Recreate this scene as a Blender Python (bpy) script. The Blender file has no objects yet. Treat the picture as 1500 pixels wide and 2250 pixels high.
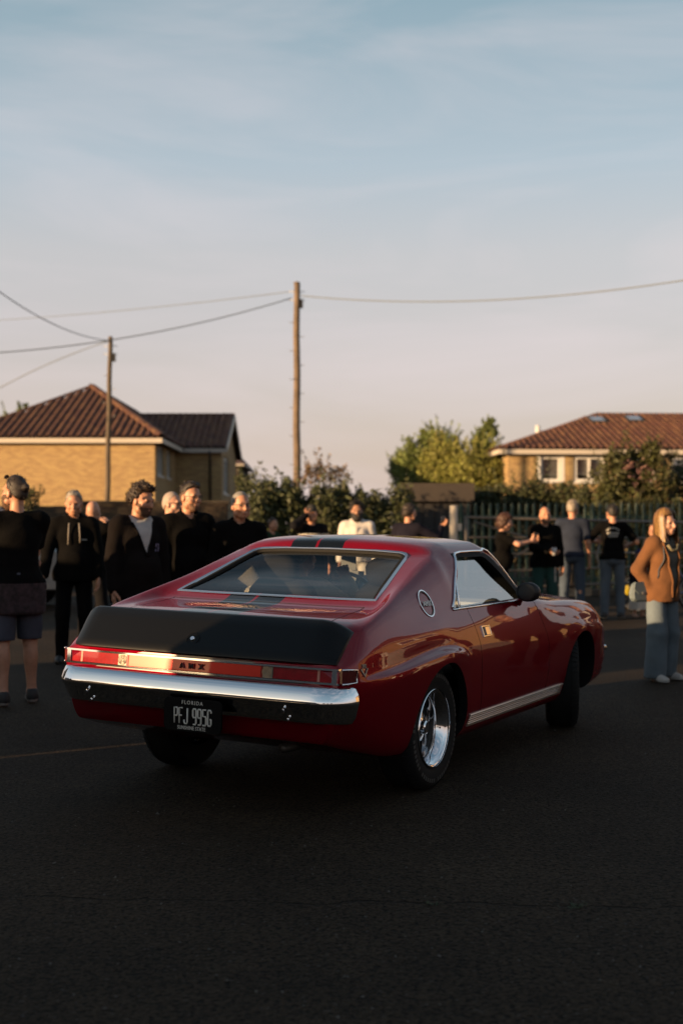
import bpy, math, random
import numpy as np
from mathutils import Vector, Matrix
from mathutils.bvhtree import BVHTree

# ------------------------------------------------------------------ camera, sky, sun, exposure
scene = bpy.context.scene
COL = scene.collection
random.seed(7); rng = np.random.default_rng(7)
FPX, HOR, CAMH = 2849.0, 1163.0, 1.376            # focal length in px of a 1500 x 2250 frame, horizon row, eye height

cam = bpy.data.cameras.new('camera'); camo = bpy.data.objects.new('camera', cam); COL.objects.link(camo)
camo.location = (0, 0, CAMH); camo.rotation_euler = (math.pi/2, 0, 0)
cam.sensor_fit = 'VERTICAL'; cam.sensor_height = 36; cam.lens = FPX/2250*36
cam.shift_y = (HOR-1125)/2250
cam.clip_start = .05; cam.clip_end = 3000
cam.dof.use_dof = True; cam.dof.focus_distance = 6.3; cam.dof.aperture_fstop = 2.2
scene.camera = camo

SUN_EL, SUN_AZ = math.radians(7.5), math.radians(57)   # azimuth measured from straight behind the camera towards the left
sdir = Vector((-math.sin(SUN_AZ)*math.cos(SUN_EL), -math.cos(SUN_AZ)*math.cos(SUN_EL), math.sin(SUN_EL)))
world = bpy.data.worlds.new('World'); scene.world = world; world.use_nodes = True
wn, wl = world.node_tree.nodes, world.node_tree.links
wn.clear()
wout = wn.new('ShaderNodeOutputWorld'); wbg = wn.new('ShaderNodeBackground'); wsky = wn.new('ShaderNodeTexSky')
wsky.sky_type = 'NISHITA'; wsky.sun_disc = False; wsky.sun_elevation = SUN_EL
wsky.sun_rotation = math.atan2(sdir.x, sdir.y)
wsky.altitude = 50; wsky.air_density = 1.0; wsky.dust_density = 2.2; wsky.ozone_density = 1.0
wbg.inputs[1].default_value = 0.063
# thin high cloud and the warm evening veil, by direction only
wtc = wn.new('ShaderNodeTexCoord'); wsep = wn.new('ShaderNodeSeparateXYZ'); wl.new(wtc.outputs['Generated'], wsep.inputs[0])
wramp = wn.new('ShaderNodeValToRGB'); wl.new(wsep.outputs[2], wramp.inputs[0])
cr = wramp.color_ramp
SKYSTOPS = [(0.0, (5.8, 4.4, 3.7)), (0.07, (5.6, 4.5, 4.15)), (0.15, (5.3, 4.75, 4.75)), (0.205, (5.1, 4.85, 4.9)), (0.27, (4.0, 4.6, 5.1)), (0.38, (2.45, 3.45, 4.0)), (0.65, (1.1, 1.8, 2.4)), (1.0, (.6, 1.1, 1.6))]
SK = 6.0
cr.elements[0].position = 0; cr.elements[1].position = 1
for p, c in SKYSTOPS[1:-1]: cr.elements.new(p)
for e, (p, c) in zip(cr.elements, SKYSTOPS): e.position = p; e.color = (c[0]/SK, c[1]/SK, c[2]/SK, 1)
wsc = wn.new('ShaderNodeVectorMath'); wsc.operation = 'SCALE'; wsc.inputs['Scale'].default_value = SK*0.85
wl.new(wramp.outputs[0], wsc.inputs[0])
wmix = wn.new('ShaderNodeMix'); wmix.data_type = 'RGBA'; wmix.inputs[0].default_value = 0.72
wl.new(wsky.outputs[0], wmix.inputs[6]); wl.new(wsc.outputs[0], wmix.inputs[7])
wmap = wn.new('ShaderNodeMapping'); wmap.inputs['Scale'].default_value = (1.8, 1.8, 9.0); wmap.inputs['Rotation'].default_value = (0, .45, .3)
wl.new(wtc.outputs['Generated'], wmap.inputs[0])
wnoi = wn.new('ShaderNodeTexNoise'); wnoi.inputs['Scale'].default_value = 1.6; wnoi.inputs['Detail'].default_value = 7; wnoi.inputs['Roughness'].default_value = .55
wnoi.inputs['Distortion'].default_value = .6
wl.new(wmap.outputs[0], wnoi.inputs['Vector'])
wr2 = wn.new('ShaderNodeMapRange'); wr2.inputs[1].default_value = .45; wr2.inputs[2].default_value = .8; wr2.inputs[3].default_value = 0; wr2.inputs[4].default_value = .42
wl.new(wnoi.outputs[0], wr2.inputs[0])
wmc = wn.new('ShaderNodeMix'); wmc.data_type = 'RGBA'; wmc.inputs[7].default_value = (5.3, 4.6, 4.7, 1)
wl.new(wr2.outputs[0], wmc.inputs[0]); wl.new(wmix.outputs[2], wmc.inputs[6])
wl.new(wmc.outputs[2], wbg.inputs[0]); wl.new(wbg.outputs[0], wout.inputs[0])

sl = bpy.data.lights.new('sun', 'SUN'); slo = bpy.data.objects.new('sun', sl); COL.objects.link(slo)
sl.energy = 5.0; sl.angle = math.radians(.55); sl.color = (1.0, .64, .33)
slo.rotation_euler = sdir.to_track_quat('Z', 'Y').to_euler(); slo.location = (-30, -20, 30)

scene.view_settings.view_transform = 'Standard'; scene.view_settings.look = 'None'
scene.view_settings.exposure = 1.36; scene.view_settings.gamma = 1; scene.view_settings.use_curve_mapping = False
scene.render.engine = 'CYCLES'
scene.cycles.max_bounces = 8; scene.cycles.transparent_max_bounces = 24
scene.cycles.use_denoising = True

# ------------------------------------------------------------------ helpers
def wx(u, Y): return (u-750)/FPX*Y                  # sideways position of a thing seen at column u, at depth Y
def wz(v, Y): return CAMH+(HOR-v)/FPX*Y

def mesh(name, V, F, mats=(), midx=None, smooth=True):
    """V (n,3) array; F list of arrays of faces (each (m,k)) or a list of tuples"""
    V = np.asarray(V, dtype=np.float32).reshape(-1, 3)
    if isinstance(F, np.ndarray): F = [F]
    if len(F) and not isinstance(F[0], np.ndarray):
        lens = np.array([len(f) for f in F], dtype=np.int32); flat = np.array([i for f in F for i in f], dtype=np.int32)
    else:
        F = [f for f in F if len(f)]
        lens = np.concatenate([np.full(len(f), f.shape[1], dtype=np.int32) for f in F]) if F else np.zeros(0, np.int32)
        flat = np.concatenate([f.ravel() for f in F]).astype(np.int32) if F else np.zeros(0, np.int32)
    me = bpy.data.meshes.new(name)
    me.vertices.add(len(V)); me.vertices.foreach_set('co', V.ravel())
    me.loops.add(len(flat)); me.loops.foreach_set('vertex_index', flat)
    me.polygons.add(len(lens))
    st = np.zeros(len(lens), np.int32); st[1:] = np.cumsum(lens)[:-1]
    me.polygons.foreach_set('loop_start', st); me.polygons.foreach_set('loop_total', lens)
    for m in (mats if isinstance(mats, (list, tuple)) else [mats]): me.materials.append(m)
    if midx is not None: me.polygons.foreach_set('material_index', np.asarray(midx, dtype=np.int32))
    me.polygons.foreach_set('use_smooth', np.full(len(lens), bool(smooth)))
    me.update(calc_edges=True); me.validate()
    return me

def link(name, me, parent=None, M=None):
    o = bpy.data.objects.new(name, me); COL.objects.link(o)
    if parent is not None: o.parent = parent
    if M is not None: o.matrix_basis = M
    return o

def tag(o, label=None, cat=None, group=None, kind=None):
    if label: o['label'] = label
    if cat: o['category'] = cat
    if group: o['group'] = group
    if kind: o['kind'] = kind
    return o

def thing(name, label, cat, loc=(0, 0, 0), rz=0, group=None):
    o = bpy.data.objects.new(name, None); COL.objects.link(o)
    o.location = loc; o.rotation_euler = (0, 0, rz); o.empty_display_size = .2
    return tag(o, label, cat, group)

def copy_tree(o, parent=None):
    c = o.copy(); COL.objects.link(c)
    if parent is not None:
        c.parent = parent; c.matrix_parent_inverse = o.matrix_parent_inverse
    for ch in list(o.children): copy_tree(ch, c)
    return c

class MB:
    """collects simple solids for one mesh"""
    def __init__(s): s.v = []; s.f = []; s.n = 0; s.mi = []
    def add(s, V, F, mi=0):
        V = np.asarray(V, float).reshape(-1, 3); s.v.append(V)
        for f in F: s.f.append(tuple(int(i)+s.n for i in f)); s.mi.append(mi)
        s.n += len(V); return s
    def box(s, lo, hi, mi=0, M=None):
        x0, y0, z0 = lo; x1, y1, z1 = hi
        V = np.array([(x0,y0,z0),(x1,y0,z0),(x1,y1,z0),(x0,y1,z0),(x0,y0,z1),(x1,y0,z1),(x1,y1,z1),(x0,y1,z1)], float)
        if M is not None: V = np.array([M @ Vector(p) for p in V])
        return s.add(V, [(3,2,1,0),(4,5,6,7),(0,1,5,4),(1,2,6,5),(2,3,7,6),(3,0,4,7)], mi)
    def prism(s, poly, axis, lo, hi, mi=0):
        """2D polygon extruded along axis; the polygon's coordinates are the other two axes in order"""
        n = len(poly); V = []
        for h in (lo, hi):
            for a, b in poly:
                p = [a, b]; p.insert(axis, h); V.append(p)
        F = [tuple(range(n))[::-1], tuple(range(n, 2*n))]+[(i, (i+1) % n, n+(i+1) % n, n+i) for i in range(n)]
        ar = sum(poly[i][0]*poly[(i+1) % n][1]-poly[(i+1) % n][0]*poly[i][1] for i in range(n))
        if (ar < 0) != (axis == 1): F = [f[::-1] for f in F]
        return s.add(V, F, mi)
    def tube(s, pts, r, seg=8, mi=0, closed=False, cap=True, flat=None):
        P = np.asarray(pts, float); n = len(P)
        R = np.full(n, r) if np.isscalar(r) else np.asarray(r, float)
        T = np.zeros_like(P)
        for i in range(n):
            a = P[(i-1) % n] if (closed or i > 0) else P[i]; b = P[(i+1) % n] if (closed or i < n-1) else P[i]
            t = b-a; T[i] = t/(np.linalg.norm(t)+1e-12)
        up = np.array([0, 0, 1.]) if abs(T[0][2]) < .9 else np.array([1., 0, 0])
        V = []
        for i in range(n):
            a = np.cross(T[i], up); a /= np.linalg.norm(a)+1e-12; b = np.cross(a, T[i]); up = b
            for k in range(seg):
                t = 2*math.pi*k/seg
                V.append(P[i]+R[i]*(math.cos(t)*a+math.sin(t)*b*(flat or 1)))
        F = []
        for i in range(n if closed else n-1):
            j = (i+1) % n
            for k in range(seg):
                F.append((i*seg+k, i*seg+(k+1) % seg, j*seg+(k+1) % seg, j*seg+k))
        if cap and not closed:
            F.append(tuple(range(seg))[::-1]); F.append(tuple((n-1)*seg+k for k in range(seg)))
        return s.add(V, F, mi)
    def lathe(s, prof, axis=2, seg=24, c=(0, 0, 0), mi=0, closed=False):
        """prof: list of (radius, height along axis)"""
        V = []; n = len(prof)
        for r, h in prof:
            for k in range(seg):
                t = 2*math.pi*k/seg; p = [r*math.cos(t), r*math.sin(t)]; p.insert(axis, h)
                V.append((p[0]+c[0], p[1]+c[1], p[2]+c[2]))
        F = []
        for i in range(n if closed else n-1):
            j = (i+1) % n
            for k in range(seg):
                f = (i*seg+k, i*seg+(k+1) % seg, j*seg+(k+1) % seg, j*seg+k)
                F.append(f if axis != 1 else f[::-1])
        return s.add(V, F, mi)
    def ball(s, c, r, seg=12, mi=0):
        r = (r, r, r) if np.isscalar(r) else r
        V = []; F = []; m = seg//2
        for i in range(m+1):
            a = math.pi*i/m
            for k in range(seg):
                t = 2*math.pi*k/seg
                V.append((c[0]+r[0]*math.sin(a)*math.cos(t), c[1]+r[1]*math.sin(a)*math.sin(t), c[2]+r[2]*math.cos(a)))
        for i in range(m):
            for k in range(seg):
                F.append((i*seg+k, (i+1)*seg+k, (i+1)*seg+(k+1) % seg, i*seg+(k+1) % seg))
        return s.add(V, F, mi)
    def mesh(s, name, mats, smooth=False, xf=None):
        V = np.concatenate(s.v) if s.v else np.zeros((0, 3))
        if xf is not None: V = xf(V)
        return mesh(name, V, s.f, mats, s.mi, smooth)
    def build(s, name, mats, parent=None, smooth=False, xf=None, M=None):
        me = s.mesh(name, mats, smooth, xf)
        if smooth == 'auto': sharp(me)
        return link(name, me, parent, M)

def sharp(me, deg=35):
    import bmesh
    bm = bmesh.new(); bm.from_mesh(me)
    bmesh.ops.remove_doubles(bm, verts=bm.verts, dist=1e-6)
    c = math.radians(deg)
    for f in bm.faces: f.smooth = True
    for e in bm.edges:
        e.smooth = not (len(e.link_faces) != 2 or e.calc_face_angle(0) > c)
    bm.to_mesh(me); bm.free()

def pchip(xc, yc, x):
    xc = np.asarray(xc, float); yc = np.asarray(yc, float); x = np.asarray(x, float)
    h = np.diff(xc); d = np.diff(yc)/h; n = len(xc); m = np.zeros(n)
    for i in range(1, n-1):
        if d[i-1]*d[i] > 0:
            w1 = 2*h[i]+h[i-1]; w2 = h[i]+2*h[i-1]; m[i] = (w1+w2)/(w1/d[i-1]+w2/d[i])
    m[0] = d[0]; m[-1] = d[-1]
    i = np.clip(np.searchsorted(xc, x)-1, 0, n-2); t = np.clip((x-xc[i])/h[i], 0, 1); hh = h[i]
    return (2*t**3-3*t**2+1)*yc[i]+(t**3-2*t**2+t)*hh*m[i]+(-2*t**3+3*t**2)*yc[i+1]+(t**3-t**2)*hh*m[i+1]

# ------------------------------------------------------------------ materials
MATS = {}
def mat(name, col, rough=.6, metal=0., var=0., vscale=8., bump=0., bscale=60., coat=0., spec=.5, detail=4., island=0., emis=None, sheen=0., trans=0.):
    if name in MATS: return MATS[name]
    if metal < .9: col = tuple(c*.66 for c in col)        # the evening light is strong: keep the colours at their real, modest values
    m = bpy.data.materials.new(name); m.use_nodes = True; MATS[name] = m
    nt = m.node_tree; N, L = nt.nodes, nt.links; b = N['Principled BSDF']
    b.inputs['Base Color'].default_value = (*col, 1); b.inputs['Roughness'].default_value = rough
    b.inputs['Metallic'].default_value = metal; b.inputs['Coat Weight'].default_value = coat; b.inputs['Coat Roughness'].default_value = .03
    b.inputs['Specular IOR Level'].default_value = spec; b.inputs['Sheen Weight'].default_value = sheen
    b.inputs['Transmission Weight'].default_value = trans
    tc = N.new('ShaderNodeTexCoord')
    src = None
    if var or island:
        hsv = N.new('ShaderNodeHueSaturation'); hsv.inputs['Color'].default_value = (*col, 1); src = hsv
        vals = []
        if var:
            no = N.new('ShaderNodeTexNoise'); no.inputs['Scale'].default_value = vscale; no.inputs['Detail'].default_value = detail
            L.new(tc.outputs['Object'], no.inputs['Vector'])
            mr = N.new('ShaderNodeMapRange'); mr.inputs[1].default_value = .25; mr.inputs[2].default_value = .75; mr.inputs[3].default_value = 1-var; mr.inputs[4].default_value = 1+var
            L.new(no.outputs[0], mr.inputs[0]); vals.append(mr.outputs[0])
        if island:
            g = N.new('ShaderNodeNewGeometry'); oi = N.new('ShaderNodeObjectInfo')
            ad = N.new('ShaderNodeMath'); ad.operation = 'ADD'; L.new(g.outputs['Random Per Island'], ad.inputs[0]); L.new(oi.outputs['Random'], ad.inputs[1])
            fr = N.new('ShaderNodeMath'); fr.operation = 'FRACT'; L.new(ad.outputs[0], fr.inputs[0])
            mr = N.new('ShaderNodeMapRange'); mr.inputs[3].default_value = 1-island; mr.inputs[4].default_value = 1+island
            L.new(fr.outputs[0], mr.inputs[0]); vals.append(mr.outputs[0])
            mh = N.new('ShaderNodeMapRange'); mh.inputs[3].default_value = .5-.02*min(1, island*2); mh.inputs[4].default_value = .5+.02*min(1, island*2)
            L.new(fr.outputs[0], mh.inputs[0]); L.new(mh.outputs[0], hsv.inputs['Hue'])
        v = vals[0]
        if len(vals) == 2:
            mu = N.new('ShaderNodeMath'); mu.operation = 'MULTIPLY'; L.new(vals[0], mu.inputs[0]); L.new(vals[1], mu.inputs[1]); v = mu.outputs[0]
        L.new(v, hsv.inputs['Value']); L.new(hsv.outputs[0], b.inputs['Base Color'])
    if bump:
        no = N.new('ShaderNodeTexNoise'); no.inputs['Scale'].default_value = bscale; no.inputs['Detail'].default_value = 3
        L.new(tc.outputs['Object'], no.inputs['Vector'])
        bp = N.new('ShaderNodeBump'); bp.inputs['Strength'].default_value = min(1, bump); bp.inputs['Distance'].default_value = .01
        L.new(no.outputs[0], bp.inputs['Height']); L.new(bp.outputs[0], b.inputs['Normal'])
    return m

def glass(name, tint, f0=.06, rough=0.0):
    """a pane: clear with a tint, and a mirror at grazing angles (the same from both sides)"""
    if name in MATS: return MATS[name]
    m = bpy.data.materials.new(name); m.use_nodes = True; MATS[name] = m
    N, L = m.node_tree.nodes, m.node_tree.links; N.clear()
    o = N.new('ShaderNodeOutputMaterial'); t = N.new('ShaderNodeBsdfTransparent'); t.inputs[0].default_value = (*tint, 1)
    g = N.new('ShaderNodeBsdfGlossy'); g.inputs['Roughness'].default_value = rough
    ge = N.new('ShaderNodeNewGeometry'); d = N.new('ShaderNodeVectorMath'); d.operation = 'DOT_PRODUCT'; L.new(ge.outputs['Incoming'], d.inputs[0]); L.new(ge.outputs['Normal'], d.inputs[1])
    def mm(op, a, b_):
        q = N.new('ShaderNodeMath'); q.operation = op
        for i, v in enumerate((a, b_)): (L.new(v, q.inputs[i]) if not isinstance(v, float) else setattr(q.inputs[i], 'default_value', v))
        return q.outputs[0]
    k = mm('POWER', mm('SUBTRACT', 1., mm('ABSOLUTE', d.outputs['Value'], 0.)), 5.)
    f = mm('ADD', mm('MULTIPLY', k, 1-f0), f0)
    mx = N.new('ShaderNodeMixShader'); L.new(f, mx.inputs[0]); L.new(t.outputs[0], mx.inputs[1]); L.new(g.outputs[0], mx.inputs[2]); L.new(mx.outputs[0], o.inputs[0])
    return m

def fabric(name, col, var=.25, rough=.92, vscale=5):
    return mat('fabric_'+name, col, rough, var=var, vscale=vscale, bump=.35, bscale=90, spec=.07, sheen=.0)

CHROME = mat('chrome', (.82, .82, .84), .06, 1.0)
STEEL = mat('galvanised', (.42, .42, .42), .45, .8, var=.15, vscale=20)
RUBBER = mat('rubber', (.006, .006, .006), .8, spec=.25, bump=.2, bscale=200)
BLACK = mat('black_plastic', (.012, .012, .012), .45)
WHITEP = mat('white_paint', (.78, .77, .74), .5, var=.06, vscale=3)

class Pieces:
    """many alike pieces of one thing: the first 300 (largest in view) as objects that share one mesh, the rest joined"""
    def __init__(s, parent, name, me, limit=300): s.p, s.name, s.me, s.items, s.limit = parent, name, me, [], limit
    def add(s, M, pri=0.): s.items.append((pri, M))
    def finish(s):
        s.items.sort(key=lambda t: -t[0])
        for _, M in s.items[:s.limit]: link(s.name, s.me, s.p, M)
        rest = s.items[s.limit:]
        if rest:
            nv = len(s.me.vertices); V = np.zeros(nv*3, np.float32); s.me.vertices.foreach_get('co', V); V = np.c_[V.reshape(-1, 3), np.ones(nv)]
            fs = [tuple(p.vertices) for p in s.me.polygons]
            VV = np.concatenate([(V @ np.array(M).T)[:, :3] for _, M in rest])
            FF = []
            for i in range(len(rest)): FF += [tuple(a+i*nv for a in f) for f in fs]
            me = mesh(s.name+'s', VV, FF, list(s.me.materials), smooth=s.me.polygons[0].use_smooth)
            tag(link(s.name+'s', me, s.p), kind='stuff')
def MLoc(o, ex, ey, ez):
    return Matrix(((ex[0], ey[0], ez[0], o[0]), (ex[1], ey[1], ez[1], o[1]), (ex[2], ey[2], ez[2], o[2]), (0, 0, 0, 1)))
# ------------------------------------------------------------------ ground
def asphalt():
    m = bpy.data.materials.new('asphalt'); m.use_nodes = True
    N, L = m.node_tree.nodes, m.node_tree.links; b = N['Principled BSDF']
    tc = N.new('ShaderNodeTexCoord'); P = tc.outputs['Object']
    def noise(sc, det=4, ro=.5): n = N.new('ShaderNodeTexNoise'); n.inputs['Scale'].default_value = sc; n.inputs['Detail'].default_value = det; n.inputs['Roughness'].default_value = ro; L.new(P, n.inputs['Vector']); return n.outputs[0]
    def vor(sc): v = N.new('ShaderNodeTexVoronoi'); v.inputs['Scale'].default_value = sc; L.new(P, v.inputs['Vector']); return v
    def mapr(x, a, b_, c, d): r = N.new('ShaderNodeMapRange'); r.inputs[1].default_value, r.inputs[2].default_value, r.inputs[3].default_value, r.inputs[4].default_value = a, b_, c, d; L.new(x, r.inputs[0]); return r.outputs[0]
    def math_(op, a, b_): q = N.new('ShaderNodeMath'); q.operation = op; (L.new(a, q.inputs[0]) if not isinstance(a, float) else setattr(q.inputs[0], 'default_value', a)); (L.new(b_, q.inputs[1]) if not isinstance(b_, float) else setattr(q.inputs[1], 'default_value', b_)); return q.outputs[0]
    big = mapr(noise(.55, 5, .6), .3, .7, .62, 1.42)
    mid = mapr(noise(6, 5, .65), .3, .7, .8, 1.2)
    v = vor(95); sep = N.new('ShaderNodeSeparateColor'); L.new(v.outputs['Color'], sep.inputs[0])
    agg = mapr(sep.outputs[0], 0, 1, .40, 1.75)
    spk = mapr(sep.outputs[1], .985, .995, 0, .6)
    pit = mapr(noise(48, 2), .36, .46, .18, 1)
    # one long wandering crack across the foreground
    sx = N.new('ShaderNodeSeparateXYZ'); L.new(P, sx.inputs[0])
    n1 = N.new('ShaderNodeTexNoise'); n1.noise_dimensions = '1D'; n1.inputs['Scale'].default_value = 3.2; n1.inputs['Detail'].default_value = 6; L.new(sx.outputs[0], n1.inputs['W'])
    wob = mapr(n1.outputs[0], 0, 1, -.10, .10)
    cy = math_('ADD', math_('MULTIPLY', sx.outputs[0], -.05), 4.78)
    dist = math_('ABSOLUTE', math_('SUBTRACT', sx.outputs[1], math_('ADD', cy, wob)), 0.)
    cw = mapr(noise(9, 2), .3, .7, .002, .010)
    crack = mapr(math_('DIVIDE', dist, cw), .6, 1.6, .25, 1)
    val = math_('MULTIPLY', math_('MULTIPLY', math_('MULTIPLY', big, mid), math_('MULTIPLY', agg, pit)), crack)
    hs = N.new('ShaderNodeHueSaturation'); hs.inputs['Color'].default_value = (.0240, .0164, .0098, 1); L.new(val, hs.inputs['Value'])
    mx = N.new('ShaderNodeMix'); mx.data_type = 'RGBA'; mx.inputs[7].default_value = (.07, .06, .05, 1); L.new(spk, mx.inputs[0]); L.new(hs.outputs[0], mx.inputs[6])
    L.new(mx.outputs[2], b.inputs['Base Color']); b.inputs['Roughness'].default_value = .85; b.inputs['Specular IOR Level'].default_value = .12
    h = math_('ADD', math_('MULTIPLY', v.outputs['Distance'], -.6), math_('ADD', math_('MULTIPLY', pit, .8), math_('MULTIPLY', crack, 2.)))
    bp = N.new('ShaderNodeBump'); bp.inputs['Strength'].default_value = .8; bp.inputs['Distance'].default_value = .007; L.new(h, bp.inputs['Height']); L.new(bp.outputs[0], b.inputs['Normal'])
    return m
gm = mesh('ground', [(-900, -600, 0), (900, -600, 0), (900, 1500, 0), (-900, 1500, 0)], [(0, 1, 2, 3)], [asphalt()], smooth=False)
tag(link('ground', gm), kind='structure')
# loose grit lying on the tarmac
V = []; F = []; n = 0
for i in range(900):
    Y = 2.6+rng.random()**1.6*9; X = (rng.random()*2-1)*Y*.30; r = rng.uniform(.002, .0065)*(1.6 if rng.random() < .05 else 1)
    p = rng.normal(size=(6, 3))*r*.25+np.array([(r, 0, 0), (-r, 0, 0), (0, r, 0), (0, -r, 0), (0, 0, r*.6), (0, 0, -r*.6)])+(X, Y, r*.4)
    V.append(p); F += [tuple(a+n for a in f) for f in ((0, 2, 4), (2, 1, 4), (1, 3, 4), (3, 0, 4), (2, 0, 5), (1, 2, 5), (3, 1, 5), (0, 3, 5))]; n += 6
tag(link('grit', mesh('grit', np.concatenate(V), F, [mat('grit', (.09, .08, .07), .8, island=.6)], smooth=False)), kind='stuff')
# weeds in the crack
V = []; F = []; n = 0
for cx, cyy in ((.84, 4.71), (.33, 4.75), (.86, 4.74)):
    for i in range(26):
        a = rng.uniform(0, 6.28); l = rng.uniform(.008, .022); c = np.array((cx+rng.normal()*.018, cyy+rng.normal()*.007, .001)); d = np.array((math.cos(a), math.sin(a), rng.uniform(.3, .9)))*l; w = np.array((-math.sin(a), math.cos(a), 0))*.0025
        V.append(np.array([c-w, c+w, c+d])); F.append((n, n+1, n+2)); n += 3
tag(link('weeds', mesh('weeds', np.concatenate(V), F, [mat('weed', (.04, .06, .02), .7)], smooth=False)), kind='stuff')

# ------------------------------------------------------------------ building kit
BRICK_L = mat('buff_brick', (.47, .32, .15), .85, var=.05, vscale=2.0, island=.16, bump=.2, bscale=40)
MORTAR = mat('mortar', (.26, .20, .11), .9, var=.15, vscale=6)
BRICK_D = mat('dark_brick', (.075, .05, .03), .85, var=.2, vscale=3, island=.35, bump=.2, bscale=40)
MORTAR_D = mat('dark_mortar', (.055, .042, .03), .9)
TILE = mat('clay_tile', (.15, .062, .033), .8, var=.3, vscale=1.2, island=.30, bump=.2, bscale=40)
UNDER = mat('roof_underlay', (.05, .025, .018), .9)
FASCIA = mat('fascia_white', (.62, .56, .48), .5, var=.05)
PIPE = mat('pipe_black', (.02, .018, .016), .5)
HGLASS = glass('window_glass', (.75, .77, .78), .28)
CURTAIN = mat('curtain', (.75, .72, .68), .9, var=.25, vscale=12)
ROOM = mat('room_dark', (.03, .028, .026), .9)
def brick_mesh(m, l=.215, h=.065, d=.03):
    return MB().box((-l/2, -d/2, -h/2), (l/2, d/2, h/2)).mesh('brick', [m])
def tile_mesh():
    us = np.array((-.145, -.105, -.055, .0, .050, .085, .115, .145)); zs = [.004, .050, .084, .092, .070, .022, .0, .002]
    V = [(u, 0, z+.022) for u, z in zip(us, zs)]+[(u, .40, z) for u, z in zip(us, zs)]+[(u, .0, z+.006) for u, z in zip(us, zs)]
    F = [(i, i+1, 9+i, 8+i) for i in range(7)]+[(16+i, 17+i, i+1, i) for i in range(7)]
    return mesh('tile', V, F, [TILE], smooth=False)
BM_L, BM_D, TM = brick_mesh(BRICK_L), brick_mesh(BRICK_D), tile_mesh()
def cells(w, z0, z1, holes):
    xs = sorted({0, w, *[h[0] for h in holes], *[h[1] for h in holes]}); zs = sorted({z0, z1, *[h[2] for h in holes], *[h[3] for h in holes]})
    for a, b in zip(xs, xs[1:]):
        for c, d in zip(zs, zs[1:]):
            m, k = (a+b)/2, (c+d)/2
            if not any(h[0] < m < h[1] and h[2] < k < h[3] for h in holes): yield a, b, c, d
def wall(parent, pcs, o, ud, w, z0, z1, holes=(), zb=0., name='wall', mortar=None, pri=0., th=.22, top=None):
    """a brick wall from o along ud; its outer face is on the right-hand side of ud ... bricks from zb upwards; top(x) limits a gable"""
    ud = np.array((ud[0], ud[1], 0.)); ud /= np.linalg.norm(ud); nd = np.array((ud[1], -ud[0], 0.)); o = np.array((o[0], o[1], 0.))
    M = MLoc(o, ud, -nd, (0, 0, 1)); b = MB()
    for a, bb, c, d in cells(w, z0, z1, holes): b.box((a, .012, c), (bb, th, d), M=M)
    if top is not None:
        pk = top
        b2 = [(0, z1), (w, z1), pk]; V = []
        for y in (.012, th): V += [M @ Vector((p[0], y, p[1])) for p in b2]
        b.add(V, [(0, 1, 2), (5, 4, 3), (0, 3, 4, 1), (1, 4, 5, 2), (2, 5, 3, 0)])
    b.build(name, [mortar or MORTAR], parent)
    r = 0; z = zb
    while z+.07 <= (z1 if top is None else top[1]):
        x = -.1125*(r % 2)
        while x < w:
            a, c = max(x, 0), min(x+.215, w)
            lim = (0, w)
            if top is not None and z+.035 > z1:
                f = (z+.07-z1)/(top[1]-z1); lim = (top[0]*f, w-(w-top[0])*f)
            if c-a > .06 and a >= lim[0]-.01 and c <= lim[1]+.01 and not any(a < h[1] and c > h[0] and z < h[3] and z+.065 > h[2] for h in holes):
                q = (a+c)/2; p = o+ud*q-nd*(.003+.003*rng.random())
                s = (c-a)/.215
                pcs.add(MLoc(p+np.array((0, 0, z+.0325)), ud*s, -nd, (0, 0, 1)), pri-abs((p[0]/p[1]))*.0)
            x += .225
        z += .075; r += 1
    return M, nd
def window(parent, M, x0, x1, z0, z1, n=2, curtain=0.5, wide=.075, sur=0.):
    """frame, panes and sill set into a wall's opening; M is the wall's frame (x along, y inwards)"""
    b = MB(); f = wide
    b.box((x0, .05, z0), (x0+f, .12, z1), M=M); b.box((x1-f, .05, z0), (x1, .12, z1), M=M); b.box((x0+f, .05, z1-f), (x1-f, .12, z1), M=M); b.box((x0+f, .05, z0), (x1-f, .12, z0+f), M=M)
    w = (x1-x0-2*f)/n
    for k in range(1, n): b.box((x0+f+k*w-f*.45, .052, z0+f), (x0+f+k*w+f*.45, .12, z1-f), M=M)
    if sur: b.box((x0-sur, -.02, z0), (x0-.002, .05, z1), M=M); b.box((x1+.002, -.02, z0), (x1+sur, .05, z1), M=M)
    fr = b.build('window', [WHITEP], parent)
    for k in range(n):
        xa = x0+f+k*w; MB().box((xa+.01, .085, z0+f), (xa+w-.01, .091, z1-f), M=M).build('pane', [HGLASS], fr)
    MB().box((x0-.06, -.05, z0-.07), (x1+.06, .12, z0-.002), M=M).build('sill', [WHITEP], fr)
    b = MB(); b.box((x0+.01, .30, z0), (x1-.01, .32, z1), M=M); b.build('room', [ROOM], fr)
    b = MB(); zc = z0+(z1-z0)*(1-curtain)
    k = 12; V = []
    for i in range(k+1):
        x = x0+.03+(x1-x0-.06)*i/k; y = .22+.02*(i % 2); V += [M @ Vector((x, y, zc)), M @ Vector((x, y, z1-.03))]
    b.add(V, [(2*i, 2*i+2, 2*i+3, 2*i+1) for i in range(k)]); b.build('curtain', [CURTAIN], fr, True)
    return fr
def inside(p, poly):
    c = False; n = len(poly)
    for i in range(n):
        (x1, y1), (x2, y2) = poly[i], poly[(i+1) % n]
        if (y1 > p[1]) != (y2 > p[1]) and p[0] < (x2-x1)*(p[1]-y1)/(y2-y1)+x1: c = not c
    return c
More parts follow.
